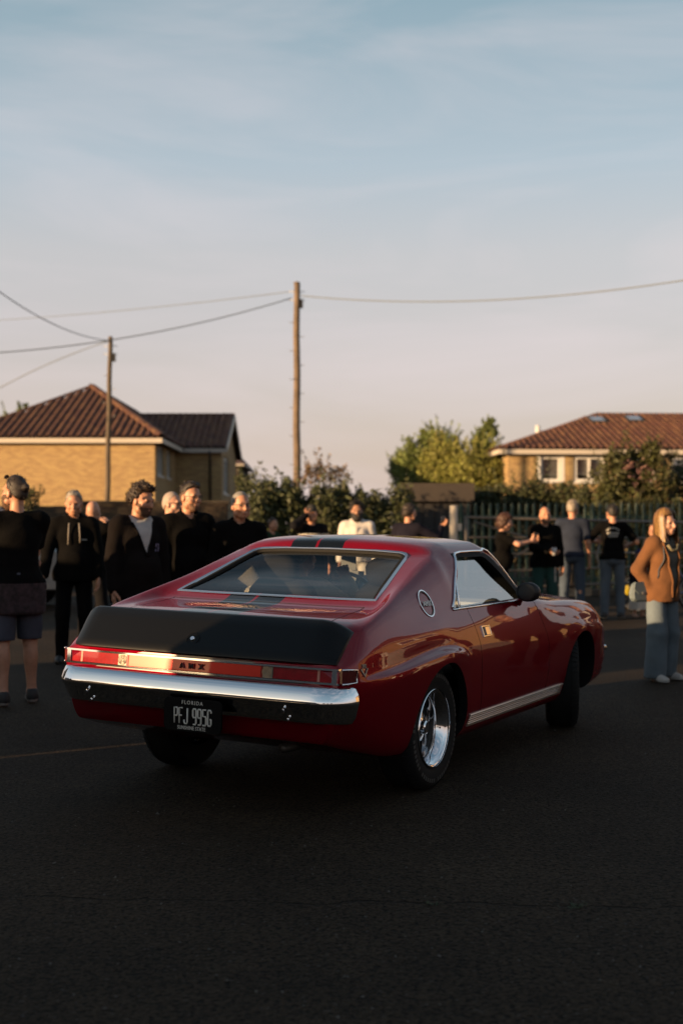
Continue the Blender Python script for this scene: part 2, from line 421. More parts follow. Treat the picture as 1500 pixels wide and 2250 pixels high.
def roof_plane(parent, pcs, pts, pri=0., tiles=True):
    """a tiled slope: pts in order, the first two being the ends of the eave"""
    P = [np.array(p, float) for p in pts]; u = P[1]-P[0]; u /= np.linalg.norm(u)
    n = np.cross(u, P[2]-P[0]); n /= np.linalg.norm(n)
    if n[2] < 0: n = -n
    v = np.cross(n, u)
    if v[2] < 0: v = -v
    Q = [((p-P[0])@u, (p-P[0])@v) for p in P]
    b = MB(); V = [p-n*.01 for p in P]+[p-n*.10 for p in P]; k = len(P)
    b.add(V, [tuple(range(k)), tuple(range(k, 2*k))[::-1]]+[(i, k+i, k+(i+1) % k, (i+1) % k) for i in range(k)]); b.build('roof', [UNDER], parent)
    if tiles:
        x0, x1 = min(q[0] for q in Q), max(q[0] for q in Q); y1 = max(q[1] for q in Q)
        y = 0.
        while y < y1:
            x = x0+.14
            while x < x1:
                if inside((x, y+.17), Q):
                    t = rng.normal()*.008; e = u*1.; pcs.add(MLoc(P[0]+u*x+v*(y-.03)+n*(.012+rng.random()*.004), e, v+n*t, n), pri-y*.01)
                x += .283
            y += .34
    return u, v, n
def ridge(parent, a, b_, name='ridge_tile', r=.10):
    a, b_ = np.array(a, float), np.array(b_, float); L = np.linalg.norm(b_-a); k = max(1, int(L/.42)); d = (b_-a)/L
    s = np.cross(d, (0, 0, 1)); s /= np.linalg.norm(s); w = np.cross(s, d)
    V = []; n = 7
    for y, q in ((0, 1.08), (.42, 1.0)):
        for i in range(n):
            t = math.pi*i/(n-1); V.append((math.cos(t)*r*q*1.25, y, math.sin(t)*r*q*.8-.02))
    me = mesh('ridge_tile', V, [(i, i+1, n+i+1, n+i) for i in range(n-1)], [TILE], smooth=False)
    for i in range(k): link(name, me, parent, MLoc(a+d*(L/k)*i+w*.02, s, d*(L/k/.42)*1.0, w))
def board(parent, a, b_, h, th, name, m):
    a, b_ = np.array(a, float), np.array(b_, float); d = b_-a; L = np.linalg.norm(d); d /= L
    s = np.cross((0, 0, 1), d); s /= np.linalg.norm(s); w = np.cross(d, s)
    return MB().box((0, -th/2, -h/2), (L, th/2, h/2), M=MLoc(a, d, s, w)).build(name, [m], parent)

# ------------------------------------------------------------------ the house on the left
h1 = thing('house', 'buff brick house with hipped red pantile roof and side wing behind the thin pole', 'house', (-10, 48, 0))
def under(t):
    """children made in world coordinates: undo the thing's own placement"""
    inv = t.matrix_basis.inverted()
    for c in t.children: c.matrix_basis = inv @ c.matrix_basis
bl = Pieces(h1, 'brick', BM_L); tl = Pieces(h1, 'tile', TM)
EV = 4.72; X0, X1, YF, YB = -14.0, -6.9, 48.0, 66.0
wall(h1, bl, (X0, YF), (1, 0), X1-X0, 0, EV, zb=2.25, pri=3)
M, _ = wall(h1, bl, (X1, YF), (0, 1), 6.0, 0, EV, holes=[(.75, 2.15, 3.42, 4.52), (3.3, 4.3, 3.42, 4.52)], zb=2.25, pri=2)
window(h1, M, .75, 2.15, 3.42, 4.52, 2, .9); window(h1, M, 3.3, 4.3, 3.42, 4.52, 1, .9)
wall(h1, bl, (X1, 54.0), (1, 0), 1.9, 0, EV, zb=2.25, pri=1)
M, _ = wall(h1, bl, (-5.0, 54.0), (0, 1), 7.4, 0, EV, holes=[(1.1, 3.3, 2.9, 4.45)], zb=2.25, pri=1.5, top=(3.7, 6.28))
window(h1, M, 1.1, 3.3, 2.9, 4.45, 2, .9)
MB().box((X0, YB-.2, 0), (X1, YB, EV)).box((X0, YF+.3, 0), (X0+.2, YB-.2, EV)).box((X1-.2, 54.3, 0), (X1, YB-.2, EV)).build('rear_wall', [MORTAR], h1)
AP, AB = (-10.45, 54.4, 7.32), (-10.45, 66.3, 7.32); E = EV+.02; o_ = .32
roof_plane(h1, tl, [(X0-o_, YF-o_, E), (X1+o_, YF-o_, E), AP], pri=3)
roof_plane(h1, tl, [(X1+o_, YF-o_, E), (X1+o_, YB+o_, E), AB, AP], pri=2)
roof_plane(h1, tl, [(X0-o_, YB+o_, E), (X0-o_, YF-o_, E), AP, AB], tiles=False)
WR = [(-10.2, 57.7, 6.42), (-4.75, 57.7, 6.42)]
roof_plane(h1, tl, [(-7.2, 53.7, E), (-4.75, 53.7, E), (-4.75, 57.7, 6.42), (-9.3, 57.7, 6.42)], pri=1)
roof_plane(h1, tl, [(-4.75, 61.7, E), (-7.2, 61.7, E), (-9.3, 57.7, 6.42), (-4.75, 57.7, 6.42)], tiles=False)
ridge(h1, (X1+o_, YF-o_, E+.05), (AP[0], AP[1], AP[2]+.05), r=.14); ridge(h1, (X0-o_, YF-o_, E+.05), (AP[0], AP[1], AP[2]+.05)); ridge(h1, (AP[0], AP[1], AP[2]+.04), (AB[0], AB[1], AB[2]+.04)); ridge(h1, (-9.0, 57.7, 6.46), (-4.75, 57.7, 6.46))
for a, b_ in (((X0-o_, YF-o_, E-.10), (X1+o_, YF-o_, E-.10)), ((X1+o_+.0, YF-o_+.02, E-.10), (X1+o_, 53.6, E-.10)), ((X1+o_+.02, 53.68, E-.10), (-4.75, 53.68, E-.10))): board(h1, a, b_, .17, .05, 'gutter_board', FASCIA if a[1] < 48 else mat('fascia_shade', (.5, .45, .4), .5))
for a, b_ in (((-4.74, 53.7, E-.06), (-4.74, 57.7, 6.36)), ((-4.74, 57.7, 6.36), (-4.74, 61.7, E-.06))): board(h1, a, b_, .22, .05, 'bargeboard', FASCIA)
MB().tube([(-5.45, 53.62, E-.15), (-5.45, 53.90, E-.5), (-5.45, 53.90, 0)], .05, 8).build('downpipe', [PIPE], h1, True)
bl.finish(); tl.finish(); under(h1)

def plain_house(name, label, x0, x1, y0, y1, ev, rg, loc_label_cat='house', wallm=None, group=None, rot=0., wins=()):
    """a simpler hipped house for the far edge of the scene"""
    t = thing(name, label, loc_label_cat, ((x0+x1)/2, y0, 0), rot, group); cx = (x1-x0)/2; d = y1-y0
    b = MB(); b.box((-cx, 0, 0), (cx, d, ev)); b.build('wall', [wallm or BRICK_L], t)
    pts = [(-cx-.35, -.35, ev), (cx+.35, -.35, ev), (cx+.35, d+.35, ev), (-cx-.35, d+.35, ev)]; i = min(cx, d/2)*.9
    r0, r1 = (-cx+i, d/2, rg), (cx-i, d/2, rg)
    b = MB(); b.add(pts+[r0, r1], [(0, 1, 5, 4), (1, 2, 5), (2, 3, 4, 5), (3, 0, 4), (3, 2, 1, 0)]); b.build('roof', [TILE], t)
    b = MB()
    for a, c in zip(pts, pts[1:]+pts[:1]): b.tube([(a[0], a[1], ev-.06), (c[0], c[1], ev-.06)], .06, 6)
    b.build('gutter', [FASCIA], t)
    for x, z, w, h in wins:
        f = MB().box((x-w/2, -.06, z), (x+w/2, .02, z+h)).build('window', [WHITEP], t)
        MB().box((x-w/2+.08, -.075, z+.08), (x-.04, -.061, z+h-.08)).build('pane', [mat('far_pane', (.05, .06, .07), .08, coat=1)], f); MB().box((x+.04, -.075, z+.08), (x+w/2-.08, -.061, z+h-.08)).build('pane', [mat('far_pane', (0, 0, 0))], f)
    return t
plain_house('house', 'small dark slice of a tiled house showing past the gable of the left house', wx(528, 75)-.6, wx(543, 75)-.5, 75, 83, wz(1020, 75), wz(1008, 75)+.4, wallm=BRICK_D)
plain_house('house', 'tiled roof just peeping over the far left roof slope at the frame edge', wx(-90, 80), wx(14, 80), 80, 90, wz(925, 80), wz(901, 80))

# ------------------------------------------------------------------ the house on the right
h2 = thing('house', 'buff brick house with two roof windows behind the green fence on the right', 'house', (9, 55, 0))
bl = Pieces(h2, 'brick', BM_L); tl = Pieces(h2, 'tile', TM)
C = np.array((6.92, 54.)); d1 = np.array((.9976, .07)); d1 /= np.linalg.norm(d1); EV2 = 4.66
hol = [(1.38, 2.22, 3.38, 4.42), (2.80, 4.08, 3.36, 4.44), (5.22, 6.27, 3.36, 4.44), (6.95, 8.3, 3.36, 4.44)]
M, _ = wall(h2, bl, C, d1, 15, 0, EV2, holes=hol, zb=2.45, pri=2)
window(h2, M, *hol[0], n=1, curtain=.95, sur=.16, wide=.10); window(h2, M, *hol[1], n=2, curtain=.75, wide=.12); window(h2, M, *hol[2], n=2, curtain=.6); window(h2, M, *hol[3], n=2, curtain=.6, wide=.10)
Bk = C+np.array((-d1[1], d1[0]))*11; dl = C-Bk; Ll = np.linalg.norm(dl)
wall(h2, bl, Bk, dl, Ll, 0, EV2, zb=2.45, pri=1)
d2 = np.array((-d1[1], d1[0]))
def q2(a, b_, z): p = C+d1*a+d2*b_; return (p[0], p[1], z)
E2 = EV2+.03; c0 = q2(-.45, -.38, E2); r0 = q2(5.35, 5.5, 6.68); r1 = q2(17, 5.5, 6.68); e1 = q2(15.4, -.38, E2); bk = q2(-.45, 11.4, E2)
u2, v2, n2 = roof_plane(h2, tl, [c0, e1, r1, r0], pri=2)
roof_plane(h2, tl, [bk, c0, r0], pri=1, tiles=True)
ridge(h2, c0, r0, r=.10); ridge(h2, r0, r1)
board(h2, (c0[0], c0[1], E2-.10), (e1[0], e1[1], E2-.10), .19, .05, 'gutter_board', FASCIA); board(h2, (bk[0], bk[1], E2-.10), (c0[0], c0[1], E2-.10), .19, .05, 'gutter_board', FASCIA)
SKY_ = mat('roof_glass', (.20, .20, .22), .12, .0, coat=1)
for u, v in ((1310, 927), (1391, 925)):
    # roof windows: found on the slope along the sight line
    o = np.array((0, 0, CAMH)); d = np.array(((u-750)/FPX, 1, (HOR-v)/FPX)); t = ((np.array(c0)-o)@n2)/(d@n2); p = o+d*t
    Mw = MLoc(p+n2*.06, u2, v2, n2)
    f = MB().box((-.36, -.45, 0), (.36, .45, .09), M=Mw).build('roof_window', [mat('roof_window_frame', (.05, .045, .04), .5)], h2)
    MB().box((-.28, -.36, .0905), (.28, .36, .10), M=Mw).build('pane', [SKY_], f)
p = q2(2.6, 6.0, 6.3); MB().tube([(p[0], p[1], 5.2), (p[0], p[1], wz(935, p[1]))], .11, 10).build('flue', [WHITEP], h2, True)
bl.finish(); tl.finish(); under(h2)

# ------------------------------------------------------------------ low dark brick wall behind the crowd on the left
gw = thing('garden_wall', 'low dark brick wall running behind the crowd below the left house', 'wall', (-6, 33, 0))
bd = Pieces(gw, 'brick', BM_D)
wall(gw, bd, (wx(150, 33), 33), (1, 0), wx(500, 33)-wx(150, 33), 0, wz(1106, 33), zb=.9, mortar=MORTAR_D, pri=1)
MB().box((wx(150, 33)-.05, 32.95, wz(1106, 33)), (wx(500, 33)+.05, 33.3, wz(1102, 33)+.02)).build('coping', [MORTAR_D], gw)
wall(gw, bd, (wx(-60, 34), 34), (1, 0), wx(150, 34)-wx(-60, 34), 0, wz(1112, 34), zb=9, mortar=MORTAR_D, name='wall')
bd.finish(); under(gw)

# ------------------------------------------------------------------ flat-roofed garage
g = thing('garage', 'flat roofed dark garage between the hedges with a deep brown fascia', 'garage', (wx(955, 31), 31, 0))
xa, xb = wx(880, 31)-wx(955, 31), wx(1040, 31)-wx(955, 31)
MB().box((xa+.1, .1, 0), (xb-.1, 4, wz(1100, 31))).build('wall', [mat('garage_wall', (.025, .022, .02), .8)], g)
MB().box((xa, -.15, wz(1102, 31)), (xb, 4.2, wz(1062, 31))).build('fascia', [mat('garage_fascia', (.040, .030, .023), .7, var=.15)], g)
for k in range(5): MB().box((xa+.25+k*.29, .06, .1), (xa+.25+k*.29+.27, .098, wz(1105, 31))).build('door_panel', [mat('garage_door', (.02, .018, .018), .6)], g)

# ------------------------------------------------------------------ green palisade fence
FY = 27.0; fx0, fx1 = wx(1012, FY), wx(1600, FY); ftop = wz(1104, FY)
fe = thing('palisade_fence', 'dark green steel palisade fence across the right side', 'fence', (fx0, FY, 0))
GREEN = mat('fence_green', (.009, .052, .038), .5, var=.15, vscale=4)
b = MB(); pw = .034
V = [(-pw, 0, .05), (-pw*.4, -.018, .05), (pw*.4, -.018, .05), (pw, 0, .05), (-pw, 0, ftop-.10), (-pw*.4, -.018, ftop-.10), (pw*.4, -.018, ftop-.10), (pw, 0, ftop-.10), (-pw*.75, 0, ftop-.03), (0, -.012, ftop), (pw*.75, 0, ftop-.03)]
b.add(V, [(0, 1, 5, 4), (1, 2, 6, 5), (2, 3, 7, 6), (4, 5, 9, 8), (5, 6, 9), (6, 7, 10, 9), (3, 0, 4, 7), (7, 4, 8, 10), (8, 9, 10)])
pm = b.mesh('pale', [GREEN])
k = 0; x = 0
while fx0+x < fx1:
    link('pale', pm, fe, Matrix.Translation((x, 0, 0))); x += .152
for z in (.35, ftop-.30): MB().box((0, .005, z-.025), (fx1-fx0, .045, z+.025)).build('rail', [GREEN], fe)
x = 0
while x < fx1-fx0+.1: MB().box((x-.05, .05, 0), (x+.05, .15, ftop-.08)).build('post', [GREEN], fe); x += 2.75
MB().box((-.2, -.12, 0), (fx1-fx0, .25, .13)).build('base', [mat('fence_base', (.16, .13, .10), .9, var=.2)], fe)
# concrete feet along its base that catch the light
feet_m = MB().box((-.07, -.06, 0), (.07, .06, .17)).mesh('foot', [mat('concrete_foot', (.20, .17, .13), .9, var=.2)])
for k in range(24):
    link('foot', feet_m, fe, Matrix.Translation((1.6+k*.33, -.22, 0)))

# ------------------------------------------------------------------ tubular field gate standing open, and the pale post beside it
gp = thing('gate', 'grey tubular steel field gate standing open behind the bald man with the cup', 'gate', (wx(1024, 22), 22, 0))
GA, GB = np.array((0, 0, 0)), np.array((wx(1530, 25.5)-wx(1024, 22), 3.5, 0)); GM = mat('gate_grey', (.17, .145, .12), .5, .3, var=.2)
def gpt(t, z): p = GA+(GB-GA)*t; return (p[0], p[1], z)
for z0, z1, r, nm in ((1.58, 1.50, .030, 'top_rail'), (1.24, 1.20, .022, 'rail'), (.95, .93, .022, 'rail'), (.66, .66, .022, 'rail'), (.36, .38, .025, 'rail')):
    MB().tube([gpt(0, z0), gpt(1, z1)], r*.85, 8).build(nm, [GM], gp, True)
for t, z in ((0, 1.60), (.42, 1.55), (1, 1.5)): MB().tube([gpt(t, .3), gpt(t, z)], .034, 8).build('stile', [GM], gp, True)
MB().tube([gpt(0, .4), gpt(.42, 1.5)], .02, 8).build('brace', [GM], gp, True); MB().tube([gpt(.03, 1.5), gpt(.42, .98)], .02, 8).build('brace', [GM], gp, True)
pp = thing('gate_post', 'pale round gate post just above the car roof', 'post', (wx(996, 21.5), 21.5, 0))
b = MB(); b.lathe([(.068, 0), (.068, wz(1114, 21.5)), (.06, wz(1111, 21.5)), (0, wz(1110, 21.5))], 2, 18); b.build('pole', [mat('post_pale', (.62, .55, .45), .6, var=.1)], pp, 'auto')
MB().box((.06, -.05, 1.0), (.13, .05, 1.12)).box((.06, -.05, 1.35), (.13, .05, 1.47)).build('latch', [STEEL], pp)

# ------------------------------------------------------------------ utility poles and wires
WOOD = mat('pole_wood', (.165, .118, .080), .85, var=.35, vscale=3, bump=.4, bscale=14); WOODG = mat('pole_wood_grey', (.115, .088, .062), .85, var=.3, vscale=3, bump=.4, bscale=14)
def pole(label, x, Y, z, r0, r1, m, steps, lean=0.):
    t = thing('utility_pole', label, 'utility pole', (x, Y, 0))
    n = 16; b = MB(); b.tube([(lean*k/n+.012*math.sin(k*1.3), 0, z*k/n) for k in range(n+1)], [r0+(r1-r0)*k/n for k in range(n+1)], 14); b.build('shaft', [m], t, True)
    for k in range(steps):
        zz = z-1.25-k*.46; s = 1 if k % 2 else -1; xx = lean*zz/z
        MB().tube([(xx+s*r1*.7, 0, zz), (xx+s*(r1+.13), 0, zz), (xx+s*(r1+.13), 0, zz+.035)], .011, 6).build('step', [STEEL], t, True)
    MB().lathe([(r1*1.06, 0), (r1*1.06, .05), (0, .09)], 2, 14, (lean, 0, z)).build('cap', [m], t, True)
    for k, zz in enumerate((z-.25, z-.52)):
        MB().tube([(lean-r1-.16, 0, zz), (lean+r1+.16, 0, zz)], .014, 6).build('bracket', [STEEL], t, True)
    MB().box((lean+r1, -.05, z-.78), (lean+r1+.10, .05, z-.5)).build('junction_box', [BLACK], t)
    return t
PY1, PY2 = 42., 44.
p1 = pole('tall round timber utility pole with climbing steps in the middle of the view', wx(652, PY1), PY1, wz(624, PY1), .135, .10, WOOD, 11)
p2 = pole('thin grey timber utility pole standing in front of the left house', wx(233, PY2), PY2, wz(744, PY2), .10, .075, WOODG, 4, lean=wx(243, PY2)-wx(233, PY2))
WIRE = mat('wire', (.15, .18, .20), .6)
def wire(label, a, b_, sag, r=.022):
    r *= .66
    a, b_ = np.array(a, float), np.array(b_, float); n = 90; P = []      # runs on well beyond the frame to the next pole
    for k in range(n+1):
        t = 2.6*k/n; p = a+(b_-a)*t; p = p-np.array((0, 0, sag*4*t*(1-t))); P.append(p)
    o = link('overhead_wire', MB().tube(P, r, 6).mesh('overhead_wire', [WIRE], True)); return tag(o, label, 'wire')
def at(u, v, Y): return (wx(u, Y), Y, wz(v, Y))
tp1 = lambda v: at(645, v, PY1)
wire('overhead wire running down from the middle pole to the left edge', at(640, 655, PY1), at(-170, 782, 38), .42, .028)
wire('faint highest wire from the tip of the middle pole towards the left', at(645, 640, PY1), at(-260, 712, 66), .25, .020)
wire('long overhead wire sagging from the middle pole to the right edge', at(662, 650, PY1), at(1640, 592, 34), .46, .028)
wire('steep wire coming over from the upper left to the thin pole', at(238, 748, PY2), at(-330, 340, 24), .75, .022)
wire('slack wire dropping left from the thin pole over the house roof', at(238, 750, PY2), at(-180, 968, 47), -.35, .024)

# ------------------------------------------------------------------ trees and hedges
LEAF = {}
def leafmat(n, col): return mat('leaf_'+n, col, .6, island=.45, var=.25, vscale=.8, spec=.3)
def leaves(blobs, dens, size, seed, shell=.55, up=.0, spiky=0):
    """leaf faces through a set of blobs (centre, radii)"""
    r = np.random.default_rng(seed); C_ = []; 
    for c, rad, k in blobs:
        n = int(dens*k); d = r.normal(size=(n, 3)); d /= np.linalg.norm(d, axis=1)[:, None]
        q = shell+(1-shell)*r.random(n)**.7; q *= 1+.16*np.sin(d[:, 0]*7+c[0]*3)*np.sin(d[:, 2]*6+c[1])+.10*r.normal(size=n)
        C_.append(np.array(c)+d*q[:, None]*np.array(rad))
    P = np.concatenate(C_); n = len(P)
    a = r.normal(size=(n, 3)); a[:, 2] += up; a /= np.linalg.norm(a, axis=1)[:, None]
    b_ = np.cross(a, r.normal(size=(n, 3))); b_ /= np.linalg.norm(b_, axis=1)[:, None]
    s = size*r.uniform(.6, 1.5, n)[:, None]
    V = np.stack([P-a*s, P-b_*s*.45, P+a*s, P+b_*s*.45], 1).reshape(-1, 3); F = np.arange(4*n).reshape(n, 4)
    return V, F
def plant(name, label, cat, blobs, dens, size, col, cname, trunk=None, group=None, seed=0, core=True, shell=.5, up=0., sprays=0):
    c0_ = np.mean([b[0] for b in blobs], 0); loc = (c0_[0], c0_[1], 0)
    t = thing(name, label, cat, loc, 0, group)
    V, F = leaves(blobs, dens, size, seed, shell, up)
    r = np.random.default_rng(seed+50)
    if sprays:                                        # loose shoots that break the outline
        VV = [V]; FF = [F]; n = len(V)
        for k in range(sprays):
            c, rad, _ = blobs[r.integers(len(blobs))]; d = r.normal(size=3); d[2] = abs(d[2])+.6; d /= np.linalg.norm(d); p = np.array(c)+d*np.array(rad)*.9; L = r.uniform(.25, .7)*min(1, max(rad))
            bl_ = [(p+(d+np.array((0, 0, .5)))*L*j/6, (.07, .07, .07), 1) for j in range(7)]
            v, f = leaves(bl_, 5, size*.8, int(r.integers(1e6)), .2, .6); VV.append(v); FF.append(f+n); n += len(v)
        V = np.concatenate(VV); F = np.concatenate(FF)
    link('crown', mesh('crown', V-np.array(loc), F, [leafmat(cname, col)], smooth=False), t)
    b = MB()
    if trunk:
        zt = max(bb[0][2] for bb in blobs)
        b.tube([(0, 0, 0), (.05, 0, zt*.4), (0, .05, zt*.9)], [trunk, trunk*.7, trunk*.2], 8)
        for k in range(10):
            bb = blobs[r.integers(len(blobs))]; e = np.array(bb[0])-np.array(loc)+r.normal(size=3)*np.array(bb[1])*.4; s = np.array((0, 0, zt*r.uniform(.25, .6))); b.tube([s, s*.4+e*.6+(0, 0, .1), e], [trunk*.4, trunk*.22, trunk*.08], 6)
    else:
        for k in range(14):
            bb = blobs[k % len(blobs)]; e = np.array(bb[0])-np.array(loc)+r.normal(size=3)*np.array(bb[1])*.5; b.tube([(e[0]*.9, e[1], 0), e*.6+np.array((e[0]*.3, 0, .2)), e], [.03, .02, .008], 5)
    b.build('stem' if not trunk else 'trunk', [mat('bark', (.09, .065, .045), .9, var=.3)], t, True)
    return t
r_ = np.random.default_rng(3)
def hedge_blobs(u0, u1, Y, vt, dp, n, vb=None, jit=14, low=0.):
    out = []
    for k in range(n):
        u = u0+(u1-u0)*(k+.5)/n; zt = wz(vt+r_.normal()*jit, Y); Yk = Y+r_.normal()*dp*.3; rx = (u1-u0)/n/FPX*Y*.85
        out.append(((wx(u, Yk), Yk, zt*.55), (rx, dp, zt*.45), 1.3))
        out.append(((wx(u+r_.normal()*10, Yk), Yk+dp*.2, zt-.45), (rx*.9, dp*.8, .5), .8))
    return out
plant('hedge', 'tall dark hedge below the middle utility pole, behind the man in white', 'hedge', hedge_blobs(545, 885, 28.5, 1072, .8, 9, jit=7), 1700, .05, (.070, .080, .032), 'dark', seed=1, sprays=24)
plant('hedge', 'tall dark hedge below the right house, showing over the green fence', 'hedge', hedge_blobs(1030, 1300, 34, 1072, .9, 6, jit=7), 1500, .05, (.055, .062, .022), 'olive', seed=2, sprays=16)
plant('bush', 'large bush flecked with pink blossom in front of the right house', 'bush', [(at(1345, 1060, 32), (.42, .6, .75), 1.3), (at(1400, 1030, 32.3), (.38, .5, .55), 1), (at(1428, 1000, 32), (.22, .35, .35), .6), (at(1365, 1020, 32), (.22, .3, .28), .6), (at(1440, 1065, 32), (.5, .6, .7), 1.3), (at(1390, 1100, 32), (.8, .6, .6), 1.5), (at(1330, 1100, 32), (.3, .5, .5), .8)], 1500, .05, (.060, .062, .018), 'bush', trunk=.06, seed=3, sprays=40)
bt = [o for o in COL.objects if o.get('label', '').startswith('large bush')][0]
V, F = leaves([(at(1412, 1045, 31.6), (.42, .3, .38), 1), (at(1380, 1022, 31.6), (.15, .2, .15), .4)], 95, .04, 77, .4)
link('blossom', mesh('blossom', V-np.array(bt.location), F, [mat('blossom', (.24, .12, .115), .7, island=.3)], smooth=False), bt)
plant('hedge', 'low dark hedge running behind the fence at the right frame edge', 'hedge', hedge_blobs(1290, 1620, 30, 1106, .6, 6, jit=5), 1300, .05, (.045, .05, .02), 'dark', seed=22, sprays=6)
plant('bush', 'olive green bush at the right frame edge beside the pink blossom', 'bush', [(at(1500, 1075, 33), (.5, .6, .7), 1.4), (at(1545, 1050, 33), (.6, .6, .9), 1.4)], 1300, .055, (.055, .055, .02), 'olive', seed=12, sprays=10)
def tree_blobs(u0, u1, v0, v1, Y, n, r, seed):
    q = np.random.default_rng(seed); out = []
    for k in range(n):
        u, v = q.uniform(u0, u1), q.uniform(v0, v1); s = r*q.uniform(.6, 1.2); out.append((at(u, v, Y+q.normal()*.5), (s, s, s*.9), s*s/.5))
    return out
plant('tree', 'bright green tree with feathery top left of the right house', 'tree', tree_blobs(890, 985, 975, 1060, 58, 13, .80, 5)+tree_blobs(900, 960, 955, 985, 58, 4, .45, 6)+tree_blobs(870, 905, 1020, 1050, 58, 5, .52, 36), 1100, .068, (.17, .21, .055), 'bright', trunk=.12, seed=5, shell=.3, sprays=140)
plant('tree', 'sunlit yellow green tree behind the garage', 'tree', tree_blobs(955, 1075, 990, 1065, 56, 16, .80, 8)+tree_blobs(940, 1000, 1020, 1065, 56, 6, .66, 18), 1200, .066, (.25, .25, .055), 'yellow', trunk=.12, seed=8, shell=.3, sprays=110)
plant('tree', 'tall slim green tree with a loose top touching the right house', 'tree', tree_blobs(1040, 1074, 960, 1060, 57.5, 12, .52, 10)+[(at(1072, 938, 57.5), (.25, .25, .28), .45), (at(1082, 952, 57.5), (.25, .25, .22), .4), (at(1058, 955, 57.5), (.22, .2, .2), .35), (at(1080, 926, 57.5), (.12, .12, .12), .18)], 1600, .055, (.15, .185, .055), 'midgreen', trunk=.1, seed=10, shell=.3, sprays=80)
plant('shrub', 'pale leafless looking shrub rising over the hedge beside the middle pole', 'shrub', [(at(712, 1042, 33), (.55, .4, .25), .9), (at(680, 1050, 33), (.3, .3, .2), .5), (at(745, 1048, 33), (.35, .3, .2), .5)], 420, .04, (.17, .11, .055), 'straw', seed=13, sprays=22)
plant('bush', 'small dark bush standing at the hedge end beside the left house', 'bush', [(at(585, 1075, 31), (.25, .3, .22), .6), (at(560, 1095, 31), (.4, .4, .4), 1), (at(534, 1068, 40), (.22, .3, .35), .7)], 900, .05, (.045, .048, .02), 'dark', seed=14, sprays=12)
plant('bush', 'little weedy bush showing between the first man and the grey van', 'bush', [(at(70, 1100, 26), (.16, .2, .22), .6), (at(62, 1110, 26), (.2, .2, .25), .6)], 500, .03, (.06, .06, .02), 'olive', seed=15, sprays=8)
plant('tree', 'tree tip just above the roof slope at the far left', 'tree', [(at(45, 902, 85), (.28, .4, .25), .4), (at(58, 895, 85), (.12, .2, .2), .25), (at(20, 925, 85), (.8, .6, .6), 1.2)], 220, .09, (.07, .09, .03), 'midgreen', trunk=.1, seed=16, sprays=8)
# ------------------------------------------------------------------ the red coupe
CARX, CARY, CARTH = -.256, 7.252, math.radians(27.37)
ROLL = math.radians(1.3)
def RB(V):                                           # the body leans over to the outside of its turn
    V = np.array(V, float).reshape(-1, 3); c, s = math.cos(ROLL), math.sin(ROLL); z = V[:, 2]-.15; y = V[:, 1]
    y = y*(1-.013*np.clip((-V[:, 0]-.5)/.55, 0, 1))-.018*np.clip((-V[:, 0]-.2)/.85, 0, 1)      # and its tail is not quite square
    return np.c_[V[:, 0], y*c-z*s, y*s+z*c+.15]
car = thing('coupe', 'red fastback coupe with black racing stripes, black tail spoiler and chrome bumper', 'car', (CARX, CARY, 0), math.pi/2-CARTH)

def paint():
    m = bpy.data.materials.new('red_paint'); m.use_nodes = True
    N, L = m.node_tree.nodes, m.node_tree.links; b = N['Principled BSDF']
    tc = N.new('ShaderNodeTexCoord'); sp = N.new('ShaderNodeSeparateXYZ'); L.new(tc.outputs['Object'], sp.inputs[0])
    def band(lo, hi):
        a = N.new('ShaderNodeMath'); a.operation = 'SUBTRACT'; a.inputs[1].default_value = (lo+hi)/2; L.new(sp.outputs[1], a.inputs[0])
        c = N.new('ShaderNodeMath'); c.operation = 'ABSOLUTE'; L.new(a.outputs[0], c.inputs[0])
        d = N.new('ShaderNodeMath'); d.operation = 'LESS_THAN'; d.inputs[1].default_value = (hi-lo)/2; L.new(c.outputs[0], d.inputs[0]); return d.outputs[0]
    s = N.new('ShaderNodeMath'); s.operation = 'ADD'; L.new(band(.075, .24), s.inputs[0]); L.new(band(-.105, .058), s.inputs[1])
    zz = N.new('ShaderNodeMath'); zz.operation = 'GREATER_THAN'; zz.inputs[1].default_value = .845; L.new(sp.outputs[2], zz.inputs[0])
    mu = N.new('ShaderNodeMath'); mu.operation = 'MULTIPLY'; mu.use_clamp = True; L.new(s.outputs[0], mu.inputs[0]); L.new(zz.outputs[0], mu.inputs[1])
    mx = N.new('ShaderNodeMix'); mx.data_type = 'RGBA'; mx.inputs[6].default_value = (.17, .0004, .007, 1); mx.inputs[7].default_value = (.006, .007, .008, 1)
    L.new(mu.outputs[0], mx.inputs[0]); L.new(mx.outputs[2], b.inputs['Base Color'])
    b.inputs['Metallic'].default_value = .50; b.inputs['Specular IOR Level'].default_value = 0; b.inputs['Roughness'].default_value = .40
    b.inputs['Coat Weight'].default_value = .80; b.inputs['Coat Roughness'].default_value = .015; b.inputs['Coat IOR'].default_value = 1.52
    no = N.new('ShaderNodeTexNoise'); no.inputs['Scale'].default_value = 7; no.inputs['Detail'].default_value = 1; L.new(tc.outputs['Object'], no.inputs['Vector'])
    bp = N.new('ShaderNodeBump'); bp.inputs['Strength'].default_value = .03; bp.inputs['Distance'].default_value = .01
    L.new(no.outputs[0], bp.inputs['Height']); L.new(bp.outputs[0], b.inputs['Coat Normal'])
    return m
PAINT = paint()
TRIM = mat('cabin_black', (.008, .008, .009), .8, spec=.15)
SPOIL = mat('satin_black', (.004, .004, .004), .40, bump=.02, bscale=60, spec=.22)

